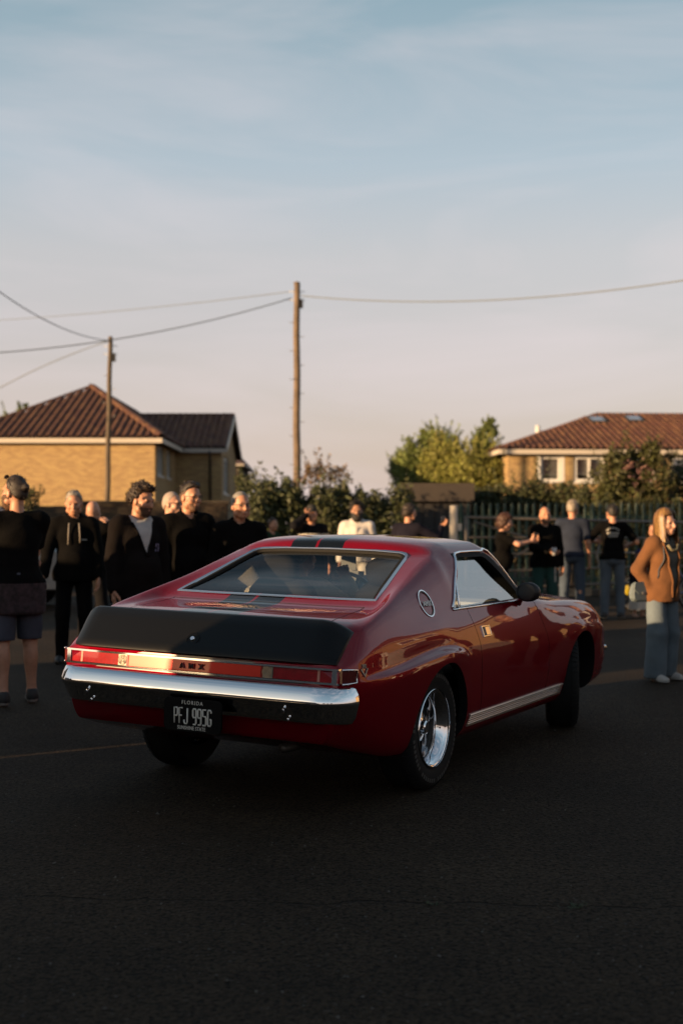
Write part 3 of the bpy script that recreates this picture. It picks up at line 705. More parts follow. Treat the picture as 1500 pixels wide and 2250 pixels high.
# the outer skin: twelve lines along the car, (x, |y|, z)
LINES = [
 [(-1.05,0,.40),(-.8,0,.33),(-.4,0,.24),(0,0,.22),(2.46,0,.22),(3.1,0,.26),(3.42,0,.40)],
 [(-1.05,.70,.40),(-.8,.74,.33),(-.4,.78,.25),(0,.78,.23),(2.46,.78,.23),(3.1,.74,.27),(3.42,.60,.41)],
 [(-1.05,.745,.45),(-.8,.81,.39),(-.4,.845,.31),(0,.85,.29),(2.46,.85,.29),(3.1,.83,.32),(3.42,.68,.44)],
 [(-1.05,.772,.54),(-.9,.835,.51),(-.6,.872,.49),(-.2,.89,.47),(.4,.886,.45),(2.46,.888,.46),(3.1,.86,.47),(3.42,.715,.50)],
 [(-1.05,.797,.665),(-.92,.852,.675),(-.6,.898,.695),(-.2,.918,.728),(.02,.924,.742),(.20,.908,.725),(.42,.892,.66),(1.5,.893,.63),(2.1,.897,.66),(2.46,.908,.715),(2.9,.893,.69),(3.2,.83,.64),(3.42,.72,.59)],
 [(-1.05,.799,.70),(-.92,.848,.708),(-.6,.864,.722),(-.2,.862,.762),(.02,.864,.776),(.20,.880,.765),(.42,.889,.72),(1.5,.888,.71),(2.1,.886,.74),(2.46,.878,.775),(2.9,.866,.745),(3.2,.81,.69),(3.42,.71,.64)],
 [(-1.05,.795,.738),(-.92,.836,.78),(-.6,.852,.80),(0,.858,.825),(.45,.87,.80),(1.5,.868,.80),(2.1,.862,.81),(2.46,.852,.825),(2.9,.84,.80),(3.2,.785,.745),(3.42,.69,.68)],
 [(-1.05,.788,.748),(-1.0,.796,.772),(-.92,.808,.815),(-.8,.82,.855),(-.6,.826,.875),(0,.805,.935),(.30,.80,.948),(.9,.805,.952),(1.6,.806,.945),(2.1,.80,.91),(2.46,.79,.898),(2.9,.768,.87),(3.2,.72,.80),(3.42,.66,.715)],
 [(-1.05,.765,.755),(-1.0,.770,.785),(-.92,.776,.84),(-.85,.780,.885),(-.8,.784,.915),(-.7,.775,.948),(-.45,.742,1.01),(-.1,.678,1.10),(.25,.632,1.205),(.45,.628,1.252),(.65,.635,1.268),(1.12,.635,1.272),(1.2,.64,1.258),(1.4,.69,1.12),(1.6,.742,.968),(1.72,.752,.945),(2.1,.72,.922),(2.46,.71,.908),(2.9,.69,.88),(3.2,.65,.81),(3.42,.60,.72)],
 [(-1.05,.70,.762),(-1.0,.705,.825),(-.9,.71,.905),(-.8,.715,.938),(-.5,.66,.972),(-.38,.642,.985),(-.29,.625,1.02),(-.1,.592,1.085),(.25,.535,1.208),(.36,.52,1.244),(.45,.53,1.292),(.65,.54,1.314),(1.10,.555,1.315),(1.2,.575,1.288),(1.4,.625,1.14),(1.6,.68,.972),(1.74,.67,.952),(2.1,.62,.935),(2.46,.61,.92),(2.9,.59,.895),(3.2,.57,.82),(3.42,.54,.725)],
 [(-1.05,.36,.764),(-1.0,.36,.83),(-.9,.36,.913),(-.8,.36,.948),(-.37,.33,.984),(-.29,.32,1.018),(.36,.27,1.256),(.398,.275,1.300),(.45,.28,1.317),(.7,.28,1.336),(1.08,.285,1.337),(1.18,.30,1.312),(1.74,.36,.960),(2.1,.33,.952),(2.46,.32,.945),(2.9,.31,.918),(3.2,.30,.84),(3.42,.29,.735)],
 [(-1.05,0,.764),(-1.0,0,.83),(-.9,0,.915),(-.8,0,.950),(-.37,0,.986),(-.29,0,1.019),(.36,0,1.259),(.398,0,1.306),(.45,0,1.323),(.7,0,1.343),(1.08,0,1.344),(1.18,0,1.320),(1.78,0,.958),(2.1,0,.955),(2.46,0,.95),(2.9,0,.925),(3.2,0,.845),(3.42,0,.738)]]
LA = [np.array(l) for l in LINES]
def knots(x, dy=0., dz=0., zmin=None):
    K = np.array([[pchip(l[:, 0], l[:, 1], [x])[0], pchip(l[:, 0], l[:, 2], [x])[0]] for l in LA])
    if dy: K[:, 0] = np.maximum(K[:, 0]-dy, 0)*(np.arange(12) > 0)*(np.arange(12) < 11)
    if dz: K[7:, 1] -= dz
    if zmin is not None: K[:, 1] = np.maximum(K[:, 1], zmin)
    return K
def half(x, m=5, **kw):
    K = knots(x, **kw)
    E = np.r_[[[-K[1, 0], K[1, 1]]], K, [[-K[10, 0], K[10, 1]]]]
    d = np.r_[0, np.cumsum(np.maximum(np.linalg.norm(np.diff(E, axis=0), axis=1), 1e-4))]
    t = np.concatenate([np.linspace(d[i], d[i+1], m, endpoint=False) for i in range(1, 12)]+[[d[12]]])
    H = np.c_[pchip(d, E[:, 0], t), pchip(d, E[:, 1], t)]; H[0, 0] = 0; H[-1, 0] = 0
    return H
def loft(xs, m=5, **kw):
    V = []; F = []
    for x in xs:
        H = half(x, m, **kw); n = len(H)
        ring = np.r_[np.c_[-H[:, 0], H[:, 1]], np.c_[H[1:-1, 0], H[1:-1, 1]][::-1]]   # right half upwards, left half down
        V.append(np.c_[np.full(len(ring), x), ring])
    k = len(V[0])
    for i in range(len(xs)-1):
        for j in range(k):
            F.append((i*k+j, (i+1)*k+j, (i+1)*k+(j+1) % k, i*k+(j+1) % k))
    F.append(tuple(range(k))[::-1] if False else tuple(range(k))); F.append(tuple((len(xs)-1)*k+j for j in range(k))[::-1])
    return np.concatenate(V), F
def side_y(x, z):                                    # |y| of the skin at height z, below the roof rail
    H = half(x); i = len(H)//12
    a = H[np.argsort(H[:, 1])] if False else H
    best = None
    for p, q in zip(a[:-1], a[1:]):
        if p[1] <= z <= q[1] and q[1] > p[1]:
            y = p[0]+(q[0]-p[0])*(z-p[1])/(q[1]-p[1]); best = y if best is None else max(best, y)
    return best if best is not None else float(H[:, 0].max())
def top_z(x, y):
    H = half(x)[35:]; y = abs(y); H = H[np.argsort(H[:, 0])]
    return float(np.interp(y, H[:, 0], H[:, 1]))

import bmesh
def to_mesh(name, V, F, fix=True):
    me = mesh(name, V, F, [PAINT], smooth=True)
    bm = bmesh.new(); bm.from_mesh(me); bmesh.ops.remove_doubles(bm, verts=bm.verts, dist=1e-5); bmesh.ops.recalc_face_normals(bm, faces=bm.faces); bm.to_mesh(me); bm.free()
    return me
def boolean(a, b, op):
    oa = bpy.data.objects.new('a', a); ob = bpy.data.objects.new('b', b); COL.objects.link(oa); COL.objects.link(ob)
    md = oa.modifiers.new('m', 'BOOLEAN'); md.operation = op; md.object = ob; md.solver = 'EXACT'; md.use_self = False
    bpy.context.view_layer.update()
    r = bpy.data.meshes.new_from_object(oa.evaluated_get(bpy.context.evaluated_depsgraph_get()))
    bpy.data.objects.remove(oa); bpy.data.objects.remove(ob)
    return r
def prism_mesh(poly, axis, lo, hi, scale=1.0, grow=None):
    P = np.array(poly, float); c = P.mean(0)
    if grow:
        P = P+np.sign(P-c)*grow
    b = MB(); b.prism([tuple(p) for p in P], axis, lo, hi)
    return to_mesh('cut', np.concatenate(b.v), b.f)

xs = np.unique(np.round(np.r_[np.linspace(-1.05, 3.42, 100), np.linspace(-1.05, -.8, 10), np.linspace(.3, .72, 16), np.linspace(1.05, 1.25, 8), np.linspace(3.2, 3.42, 8)], 4))
xs = xs[np.r_[True, np.diff(xs) > .008]]
skin = to_mesh('skin', *loft(xs))
SKIN_BVH = BVHTree.FromPolygons([v.co.copy() for v in skin.vertices], [tuple(p.vertices) for p in skin.polygons])
skin_vn = [v.normal.copy() for v in skin.vertices]; skin_pv = [tuple(p.vertices) for p in skin.polygons]; skin_co = [v.co.copy() for v in skin.vertices]
cab = to_mesh('cab', *loft(np.linspace(-.33, 1.66, 40), dy=.048, dz=.036, zmin=.30))
body_me = boolean(skin, cab, 'DIFFERENCE')
wells = MB()
for wxx in (0, 2.464):
    for s in (-1, 1):
        poly = [(wxx+.362*math.cos(t), .332+.362*math.sin(t)) for t in np.linspace(0, 2*math.pi, 49)[:-1]]
        wells.prism(poly, 1, s*.56 if s > 0 else -1.2, 1.2 if s > 0 else -.56)
body_me = boolean(body_me, to_mesh('w', np.concatenate(wells.v), wells.f), 'DIFFERENCE')
# window openings
BG = [(-.268, .598), (.335, .500), (.352, .47), (.352, -.47), (.335, -.500), (-.268, -.598)]
body_me = boolean(body_me, prism_mesh(BG, 2, .9, 1.6), 'DIFFERENCE')
WS = [(-.50, 1.275), (.50, 1.275), (.645, .985), (-.645, .985)]
body_me = boolean(body_me, prism_mesh(WS, 0, 1.06, 2.2), 'DIFFERENCE')
SW = [(.315, .966), (.33, .955), (1.44, .962), (1.425, .985), (1.10, 1.212), (1.065, 1.226), (1.0, 1.232), (.72, 1.238), (.66, 1.232), (.635, 1.21), (.56, 1.13)]
body_me = boolean(body_me, prism_mesh(SW, 1, -1.2, 1.2), 'DIFFERENCE')
# doors, boot lid and bonnet are cut free
DOOR = [(.505, 1.0), (.515, .86), (.53, .70), (.545, .50), (.565, .365), (1.70, .365), (1.735, .50), (1.72, .66), (1.66, .80), (1.58, 1.0)]
panels = []
def panel(poly, axis, lo, hi, name, gap=.006):
    global body_me
    pm = boolean(body_me.copy(), prism_mesh(poly, axis, lo, hi, grow=-gap/2), 'INTERSECT')
    body_me = boolean(body_me, prism_mesh(poly, axis, lo, hi, grow=gap/2), 'DIFFERENCE')
    panels.append((name, pm))
panel(DOOR, 1, -1.2, -.70, 'door'); panel(DOOR, 1, .70, 1.2, 'door')
panel([(-.90, -.62), (-.365, -.585), (-.365, .585), (-.90, .62)], 2, .86, 1.02, 'boot_lid')
panel([(1.80, -.60), (3.12, -.53), (3.12, .53), (1.80, .60)], 2, .78, 1.2, 'bonnet')

def finish_skin(me):
    """outer faces take the smooth skin's normals and the paint; cut faces are plain and black inside"""
    nl = len(me.loops); nrm = [None]*nl
    me.materials.clear(); me.materials.append(PAINT); me.materials.append(TRIM)
    me.polygons.foreach_set('use_smooth', np.ones(len(me.polygons), bool))
    V = me.vertices
    for p in me.polygons:
        c = p.center; loc, n0, fi, d = SKIN_BVH.find_nearest(c)
        outer = d is not None and d < .004 and p.normal.dot(n0) > .75
        if not outer and d is not None and d < .02:
            vs = [SKIN_BVH.find_nearest(V[i].co)[3] for i in p.vertices]
            outer = max(vs) < .0015 and p.normal.dot(n0) > .75
        p.material_index = 0 if outer else (1 if d is None or (c.x > -.4 and c.x < 1.8 and abs(c.y) < .86 and c.z > .28) or d > .012 else 0)
        for li in p.loop_indices:
            n = p.normal
            if outer:
                co = V[me.loops[li].vertex_index].co
                l2, n2, f2, d2 = SKIN_BVH.find_nearest(co)
                pv = skin_pv[f2]
                w = [1/((skin_co[i]-l2).length+1e-5)**2 for i in pv]
                n = Vector((0, 0, 0))
                for i, a in zip(pv, w): n += skin_vn[i]*a
                n.normalize()
                if n.dot(p.normal) < .5: n = p.normal
            nrm[li] = n.copy()
    # into the leaning body's frame
    co = np.zeros(len(V)*3, np.float32); V.foreach_get('co', co); co = RB(co.reshape(-1, 3)); V.foreach_set('co', co.astype(np.float32).ravel())
    R = Matrix.Rotation(ROLL, 3, 'X')
    me.update(); me.normals_split_custom_set([tuple(R @ n) for n in nrm])
    me.update()
finish_skin(body_me); body = link('body', body_me, car)
made = {}
for nm, pm in panels:
    finish_skin(pm); o = link(nm, pm, car); made.setdefault(nm, []).append(o)
boot = made['boot_lid'][0]

def cb(b, name, mats, parent=None, smooth='auto'):    # a part of the leaning body
    return b.build(name, mats, parent or car, smooth, xf=RB)
def tube_on(pts, r, name, m, parent=None, closed=False, seg=8, flat=None):
    b = MB(); b.tube(pts, r, seg, closed=closed, flat=flat); return cb(b, name, m, parent, True)

# glass
CARGLASS = glass('car_glass', (.84, .87, .88), .02); SIDEGLASS = glass('side_glass', (.55, .60, .62), .46)
nx, ny = 26, 24; V = []; F = []
for i in range(nx):
    x = -.30+i/(nx-1)*.68
    h = np.interp(x, [-.30, .38], [.618, .520])
    for j in range(ny):
        y = h*(2*j/(ny-1)-1); V.append((x, y, top_z(min(max(x, -.29), .36), y)-.012))
for i in range(nx-1):
    for j in range(ny-1): F.append((i*ny+j, (i+1)*ny+j, (i+1)*ny+j+1, i*ny+j+1))
link('rear_window', mesh('rear_window', RB(V), F, [CARGLASS]), car)
V = []; F = []
for i in range(10):
    t = i/9; x = 1.19+t*.52
    for j in range(15):
        y = (.56+.13*t)*(2*j/14-1); V.append((x-.02*abs(y), y, np.interp(x, [1.19, 1.76], [1.312, .965])-.03*y*y-.012))
for i in range(9):
    for j in range(14): F.append((i*15+j, (i+1)*15+j, (i+1)*15+j+1, i*15+j+1))
link('windscreen', mesh('windscreen', RB(V), F, [CARGLASS]), car)
def side_glass(poly, s, name, inset=.014):
    n = len(poly); P = np.array(poly); c = P.mean(0); Q = []; 
    V = []; F = []
    # fan of small quads so the pane keeps the slight curve of the body side
    R = 7
    for r in range(R+1):
        for p in P:
            q = c+(p-c)*r/R; y = np.interp(q[1], [.94, 1.25], [.800, .648])-inset; V.append((q[0], s*y, q[1]))
    for r in range(R):
        for k in range(n):
            f = (r*n+k, r*n+(k+1) % n, (r+1)*n+(k+1) % n, (r+1)*n+k); F.append(f if s < 0 else f[::-1])
    return link(name, mesh(name, RB(V), F, [SIDEGLASS]), car)
for s in (-1, 1):
    side_glass([(.43, .945), (1.48, .950), (1.13, 1.215), (1.07, 1.235), (1.0, 1.242), (.72, 1.244), (.60, 1.20)], s, 'door_window')
    side_glass([(.30, .945), (.424, .945), (.585, 1.16), (.56, 1.15)], s, 'quarter_window')
    sy = lambda z, o=0.: s*(np.interp(z, [.94, 1.25], [.800, .648])+o)
    tube_on([(.428, sy(.947, -.004), .947), (.592, sy(1.185, -.004), 1.185)], .0075, 'window_divider', CHROME)
    # bright moulding round the side window: up the pillar, along the roof rail, down the windscreen post
    rail = [(x, s*(side_y(x, z)+.004), z) for x, z in ((.312, .962), (.37, 1.0), (.47, 1.09), (.56, 1.165), (.615, 1.215), (.64, 1.238), (.67, 1.25), (.75, 1.256), (.95, 1.258), (1.10, 1.258))]
    kx = [(1.14, 1.252), (1.2, 1.226), (1.3, 1.158), (1.4, 1.088), (1.5, 1.012), (1.56, .968)]
    for x, z in kx:
        K = knots(x); rail.append((x, s*(K[8, 0]+.008), K[8, 1]+.0))
    tube_on(rail, .0085, 'window_moulding', CHROME)
    tube_on([(x, s*(side_y(x, .951)+.003), .951) for x in np.linspace(.315, 1.5, 14)], .006, 'sill_moulding', CHROME)
    # black pillar face and header rubber between the pane and the bright moulding
    V = []; F = []; n = 14
    for k in range(n):
        t = k/(n-1); xi, zi = np.interp(t, [0, .1, 1], [1.06, 1.10, 1.44]), np.interp(t, [0, .1, 1], [1.226, 1.212, .962]); xo, zo = np.interp(t, [0, .1, 1], [1.10, 1.165, 1.555]), np.interp(t, [0, .1, 1], [1.252, 1.242, .966])
        for q in (0, .5, 1):
            x, z = xi+(xo-xi)*q, zi+(zo-zi)*q; V.append((x, s*(side_y(x, z)+.002), z))
    for k in range(n-1):
        for q in range(2): f = (k*3+q, k*3+q+1, k*3+q+4, k*3+q+3); F.append(f)
    link('pillar_trim', mesh('pillar_trim', RB(V), F, [RUBBER]), car)
    V = []; F = []
    for k in range(12):
        x = .62+.46*k/11
        for z in (1.228, 1.252): V.append((x, s*(side_y(x, z)+.002), z))
    F = [(2*k, 2*k+1, 2*k+3, 2*k+2) for k in range(11)]
    link('header_seal', mesh('header_seal', RB(V), F, [RUBBER]), car)
o = .007
loopR = [(-.285, -.60), (-.29, 0), (-.285, .60)]
bgp = []
for x, y in [(-.283, .612), (-.15, .588), (0, .562), (.15, .537), (.28, .515), (.33, .505), (.352, .488), (.362, .455), (.366, .3), (.368, 0), (.366, -.3), (.362, -.455), (.352, -.488), (.33, -.505), (.28, -.515), (.15, -.537), (0, -.562), (-.15, -.588), (-.283, -.612), (-.288, -.4), (-.29, 0), (-.288, .4)]:
    bgp.append((x, y, top_z(min(max(x, -.29), .362), y)+.000))
BP = np.array(bgp); cn = BP[:, :2].mean(0); V = []; n = len(BP)                        # a flat bright strip, slightly crowned
for k in range(n):
    tg_ = BP[(k+1) % n, :2]-BP[(k-1) % n, :2]; q = np.array((tg_[1], -tg_[0])); q /= np.linalg.norm(q)
    if q@(BP[k, :2]-cn) < 0: q = -q
    for o_, h_ in ((-.011, -.004), (-.007, .0035), (.007, .0045), (.011, -.002)):
        x, y = BP[k, :2]+q*o_; V.append((x, y, top_z(min(max(x, -.292), .366), y)+h_+.001+(.004 if x > .33 else 0)))
F = [(k*4+i, k*4+i+1, ((k+1) % n)*4+i+1, ((k+1) % n)*4+i) for k in range(n) for i in range(3)]
me = mesh('rear_window_moulding', RB(V), F, [mat('bright_moulding', (.55, .55, .57), .22, 1.0)]); sharp(me, 40); link('rear_window_moulding', me, car)
b = MB()
inner = [(x*.97+.005, y*.965, z-.010) for x, y, z in bgp]
b.tube(inner, .014, 6, closed=True); cb(b, 'window_seal', RUBBER)
# sun-faded paper slips behind the windscreen
b = MB()
for (y0, y1, z0, z1) in ((.31, .42, 1.10, 1.20), (.25, .37, 1.02, 1.095)):
    b.box((1.32, y0, z0), (1.323, y1, z1))
cb(b, 'paper_slip', mat('paper', (.5, .5, .5), .8))

# spoiler across the tail
ny = 49; V = []; F = []
prof = lambda f: [(-.83, .930), (-.865, .954), (-.888, .962), (-.91, .956), (-.955, .914), (-1.005, .862), (-1.052, .815), (-1.078, .787), (-1.082, .773), (-1.068, .764), (-1.03, .766), (-.90, .84)]
n = 0
for j in range(ny):
    t = 2*j/(ny-1)-1; y = t*.762-.014
    e = max(0, (abs(t)-(.78 if t < 0 else .90))/(.22 if t < 0 else .10))                      # ends turn down and in towards the flanks
    e2 = e*e
    P = np.array(prof(t)); n = len(P)
    k = np.clip((P[:, 1]-.757)/.22, 0, 1)
    P[:, 1] -= e2*k*(.060 if t < 0 else .030)
    P[:, 0] += e2*.03 + .016*t*t
    yy = y*np.ones(n)-np.sign(t)*e2*k*.012+(max(0, (t-.6)/.4)**2*k*.055 if t > 0 else 0)
    V.append(np.c_[P[:, 0], yy, P[:, 1]])
V = np.concatenate(V)
for j in range(ny-1):
    for i in range(n): F.append((j*n+i, j*n+(i+1) % n, (j+1)*n+(i+1) % n, (j+1)*n+i))
F.append(tuple(range(n))[::-1]); F.append(tuple((ny-1)*n+i for i in range(n)))
me = mesh('spoiler', RB(V), F, [SPOIL])
bm = bmesh.new(); bm.from_mesh(me); bmesh.ops.recalc_face_normals(bm, faces=bm.faces)
for e in bm.edges: e.smooth = len(e.link_faces) == 2 and e.calc_face_angle(0) < math.radians(50)
bm.to_mesh(me); bm.free()
spoiler = link('spoiler', me, car)
nb = Vector((-.83, 0, .56)).normalized()              # lock in its dished recess on the spoiler's rear face
def disc(c, nrm, r, th, name, m, parent, seg=24, ring=0, xs=1.):
    b = MB()
    if ring: b.lathe([(r-ring, 0), (r-ring, th), (r, th), (r, 0)], 2, seg, closed=True)
    else: b.lathe([(0, th*1.1), (r*.8, th*1.05), (r, th*.5), (r, -th)], 2, seg)
    Q = Vector(nrm).to_track_quat('Z', 'Y').to_matrix().to_4x4(); M = Matrix.Translation(c) @ Q @ Matrix.Diagonal((xs, 1, 1, 1))
    V = np.array([M @ Vector(v) for v in np.concatenate(b.v)])
    me = mesh(name, RB(V), b.f, [m], smooth=True); sharp(me, 40)
    return link(name, me, parent)
kc = (-1.030, .03, .842)
disc(kc, nb, .036, .002, 'lock_recess', SPOIL, spoiler, ring=.004)
disc(kc, nb, .013, .006, 'boot_lock', CHROME, spoiler)

# tail lamp band
REDL = mat('red_lens', (.30, .004, .01), .12, coat=1, var=.2, vscale=30); CLEARL = mat('clear_lens', (.34, .30, .24), .2, .3, coat=1)
AMBERL = mat('smoked_lens', (.12, .012, .012), .15, coat=1)
def rear_x(y): return -1.068+.026*(abs(y)/.79)**2.4+.0*abs(y)       # the plan curve of the tail
def strip(y0, y1, z0, z1, off, th, name, m, parent=None, k=10, smooth='auto'):
    b = MB(); ys = np.linspace(y0, y1, k); V = []; F = []
    for y in ys:
        x = rear_x(y)-off; tl = .12*(z1-z0); V += [(x, y, z0), (x+tl, y, z1), (x+th, y, z1), (x+th, y, z0)]
    for i in range(k-1):
        for a in range(4):
            f = (i*4+a, i*4+(a+1) % 4, (i+1)*4+(a+1) % 4, (i+1)*4+a); F.append(f if y1 < y0 else f[::-1])
    F.append((0, 1, 2, 3) if y1 < y0 else (3, 2, 1, 0)); F.append(((k-1)*4+3, (k-1)*4+2, (k-1)*4+1, (k-1)*4) if y1 < y0 else ((k-1)*4, (k-1)*4+1, (k-1)*4+2, (k-1)*4+3))
    b.add(V, F); return cb(b, name, m, parent, smooth)
ZL, ZH = .682, .748
panelb = strip(.785, -.785, ZL-.012, ZH+.012, -.004, .05, 'lamp_backing', mat('lamp_backing', (.05, .004, .008), .3, coat=.8))
centre = strip(.385, -.425, ZL+.006, ZH-.006, .010, .02, 'reflector_panel', mat('reflector_panel', (.42, .03, .022), .33, .8, coat=.6))
for nm, a, zz in (('upper', ZH, .009), ('lower', ZL, .009)):
    strip(.79, -.80, a-zz/2, a+zz/2, .016, .03, 'lamp_moulding', CHROME, k=24)
for s in (1, -1):
    w = .0 if s > 0 else .02
    lamp = strip(s*.77, s*(.455), ZL+.006, ZH-.006, .008, .02, 'tail_lamp', REDL)
    strip(s*.452, s*.395, ZL+.006, ZH-.006, .010, .02, 'reversing_lens', CLEARL, lamp)
    for r in (.010, .018, .025):
        c = (rear_x(.424)-.011, s*.424, (ZL+ZH)/2)
        disc(c, (-1, 0, 0), r, .002, 'lens_ring', CLEARL, lamp, 20, ring=.003)
    strip(s*.79, s*.765, ZL, ZH, .018, .03, 'lamp_post', CHROME, k=3)
    strip(s*.40, s*.388, ZL, ZH, .012, .02, 'lamp_divider', mat('lamp_divider', (.25, .02, .02), .2, .5), k=3)
    strip(s*.70, s*.688, ZL+.006, ZH-.006, .0095, .01, 'lens_bar', mat('lens_bar', (.6, .25, .2), .2, coat=1), lamp, k=3)
    # wrap-round side marker
    b = MB(); V = []; F = []
    pts = [(-1.045, .803), (-1.02, .817), (-.995, .829), (-.968, .840)]
    for x, y in pts:
        V += [(x, s*(y+.010), ZL+.002), (x, s*(y+.010), ZH-.004), (x, s*(y-.02), ZH-.004), (x, s*(y-.02), ZL+.002)]
    for i in range(3):
        for a in range(4):
            f = (i*4+a, i*4+(a+1) % 4, (i+1)*4+(a+1) % 4, (i+1)*4+a); F.append(f[::-1] if s > 0 else f)
    F += [(0, 1, 2, 3), (15, 14, 13, 12)]; b.add(V, F); mk = cb(b, 'side_marker', AMBERL)
    fr = [(pts[0][0], s*(pts[0][1]+.012), ZH), (pts[1][0], s*(pts[1][1]+.012), ZH), (pts[3][0], s*(pts[3][1]+.012), ZH-.003), (pts[3][0], s*(pts[3][1]+.012), ZL+.004), (pts[1][0], s*(pts[1][1]+.012), ZL), (pts[0][0], s*(pts[0][1]+.012), ZL)]
    tube_on(fr, .0045, 'marker_frame', CHROME, mk, closed=False)

# bumper
path = [(-.955, .834), (-.975, .831), (-1.0, .823), (-1.05, .792), (-1.085, .748), (-1.10, .70), (-1.108, .5), (-1.113, .25), (-1.115, 0)]
path = path+[(x, -y) for x, y in path[::-1][1:]]
path = np.array(path)
# resample for a smooth sweep
tt = np.r_[0, np.cumsum(np.linalg.norm(np.diff(path, axis=0), axis=1))]; ti = np.linspace(0, tt[-1], 90)
path = np.c_[pchip(tt, path[:, 0], ti), pchip(tt, path[:, 1], ti)]
tg = np.gradient(path, axis=0); tg /= np.linalg.norm(tg, axis=1)[:, None]; nr = np.c_[tg[:, 1], -tg[:, 0]]     # outward
if nr[45, 0] > 0: nr = -nr
bprof = [(-.03, .655), (-.008, .663), (.004, .661), (.011, .654), (.022, .628), (.030, .605), (.0335, .592), (.032, .583), (.026, .576), (.012, .55), (-.002, .52), (-.014, .497), (-.022, .490), (-.04, .487)]
V = []; F = []; n = len(bprof)
for (p, q) in zip(path, nr):
    e = max(0, min(1, (p[0]+1.06)/.12))              # the upper face fades into a plain flank round the corner
    for d, z in bprof:
        dd = d*(1-.55*e)+(.012*e if .50 < z < .65 else 0)
        V.append((p[0]+q[0]*dd, p[1]+q[1]*dd, z+.004*(1-e)))
for i in range(len(path)-1):
    for k in range(n): F.append((i*n+k, i*n+(k+1) % n, (i+1)*n+(k+1) % n, (i+1)*n+k))
F += [tuple(range(n)), tuple((len(path)-1)*n+k for k in range(n))[::-1]]
me = mesh('rear_bumper', RB(V), F, [CHROME])
bm = bmesh.new(); bm.from_mesh(me); bmesh.ops.recalc_face_normals(bm, faces=bm.faces)
for e in bm.edges: e.smooth = len(e.link_faces) == 2 and e.calc_face_angle(0) < math.radians(48)
bm.to_mesh(me); bm.free()
bumper = link('rear_bumper', me, car)
for y in (.60, -.55):
    for z, x in ((.553, -1.13), (.508, -1.11)):
        disc((x, y-(.015 if z < .53 else 0), z), (-1, 0, -.2), .008, .005, 'bumper_bolt', CHROME, bumper, 12)

# number plate on its black backing
FONT = {}
def text(s, size, sx=1.0, ext=.001, bold=0.0, spacing=1.0):
    cu = bpy.data.curves.new('t', 'FONT'); cu.body = s; cu.size = size; cu.extrude = ext; cu.offset = bold; cu.align_x = 'CENTER'; cu.align_y = 'CENTER'; cu.space_character = spacing; cu.resolution_u = 3
    ob = bpy.data.objects.new('t', cu); COL.objects.link(ob); bpy.context.view_layer.update()
    me = bpy.data.meshes.new_from_object(ob.evaluated_get(bpy.context.evaluated_depsgraph_get())); bpy.data.objects.remove(ob)
    V = np.zeros(len(me.vertices)*3, np.float32); me.vertices.foreach_get('co', V); V = V.reshape(-1, 3); V[:, 0] *= sx
    return V, [tuple(p.vertices) for p in me.polygons]
def put_text(s, size, name, m, parent, M, roll=True, **kw):
    V, F = text(s, size, **kw); V = np.array([M @ Vector(v) for v in V])
    return link(name, mesh(name, RB(V) if roll else V, F, [m], smooth=False), parent)
PX = -1.158
b = MB(); W, Hh, r = .165, .079, .03
pl = []
for cx, cy, a0 in ((W-r, Hh-r, 0), (-W+r, Hh-r, 90), (-W+r, -Hh+r, 180), (W-r, -Hh+r, 270)):
    for a in range(0, 91, 15): pl.append((cx+r*math.cos(math.radians(a0+a)), cy+r*math.sin(math.radians(a0+a))))
b.prism([(-.062+p[0], .490+p[1]) for p in pl], 0, PX, PX+.012)
plate = cb(b, 'number_plate', mat('plate_black', (.0035, .0035, .004), .6, spec=.12))
PW = mat('plate_white', (.86, .82, .74), .5)
def rear_text_M(y, z, x): return MLoc((x, y, z), (0, -1, 0), (0, 0, 1), (-1, 0, 0))
GL = {'P': [[(0,0),(0,1),(.8,1),(1,.9),(1,.58),(.8,.48),(0,.48)]], 'F': [[(0,0),(0,1),(1,1)],[(0,.52),(.8,.52)]], 'J': [[(1,1),(1,.12),(.8,0),(.25,0),(0,.12),(0,.25)]],
      '9': [[(.15,0),(.8,0),(1,.1),(1,.9),(.8,1),(.2,1),(0,.9),(0,.55),(.2,.45),(1,.45)]], '5': [[(0,0),(.8,0),(1,.1),(1,.48),(.8,.58),(0,.58),(0,1),(1,1)]], 'G': [[(1,.82),(1,.9),(.8,1),(.2,1),(0,.9),(0,.1),(.2,0),(.8,0),(1,.1),(1,.42),(.7,.42)]]}
yc = .040
for ch in 'PFJ 995G':
    if ch == ' ': yc -= .022; continue
    b = MB()
    for st in GL[ch]: b.tube([(PX-.0015, yc-q[0]*.0185, .448+q[1]*.074) for q in st], .0042, 6)
    cb(b, 'character', PW, plate, True); yc -= .0285
put_text('FLORIDA', .026, 'plate_state', PW, plate, rear_text_M(-.062, .549, PX-.002), sx=.95, ext=.0008, spacing=1.3)
put_text('SUNSHINE STATE', .025, 'plate_motto', PW, plate, rear_text_M(-.060, .428, PX-.002), sx=.80, ext=.0008, spacing=1.05)
for ch, y in (('A', .055), ('M', .0), ('X', -.056)):
    put_text(ch, .038, 'letter', CHROME, centre, rear_text_M(y, .713, rear_x(0)-.014), sx=1.15, ext=.003, bold=.0006)
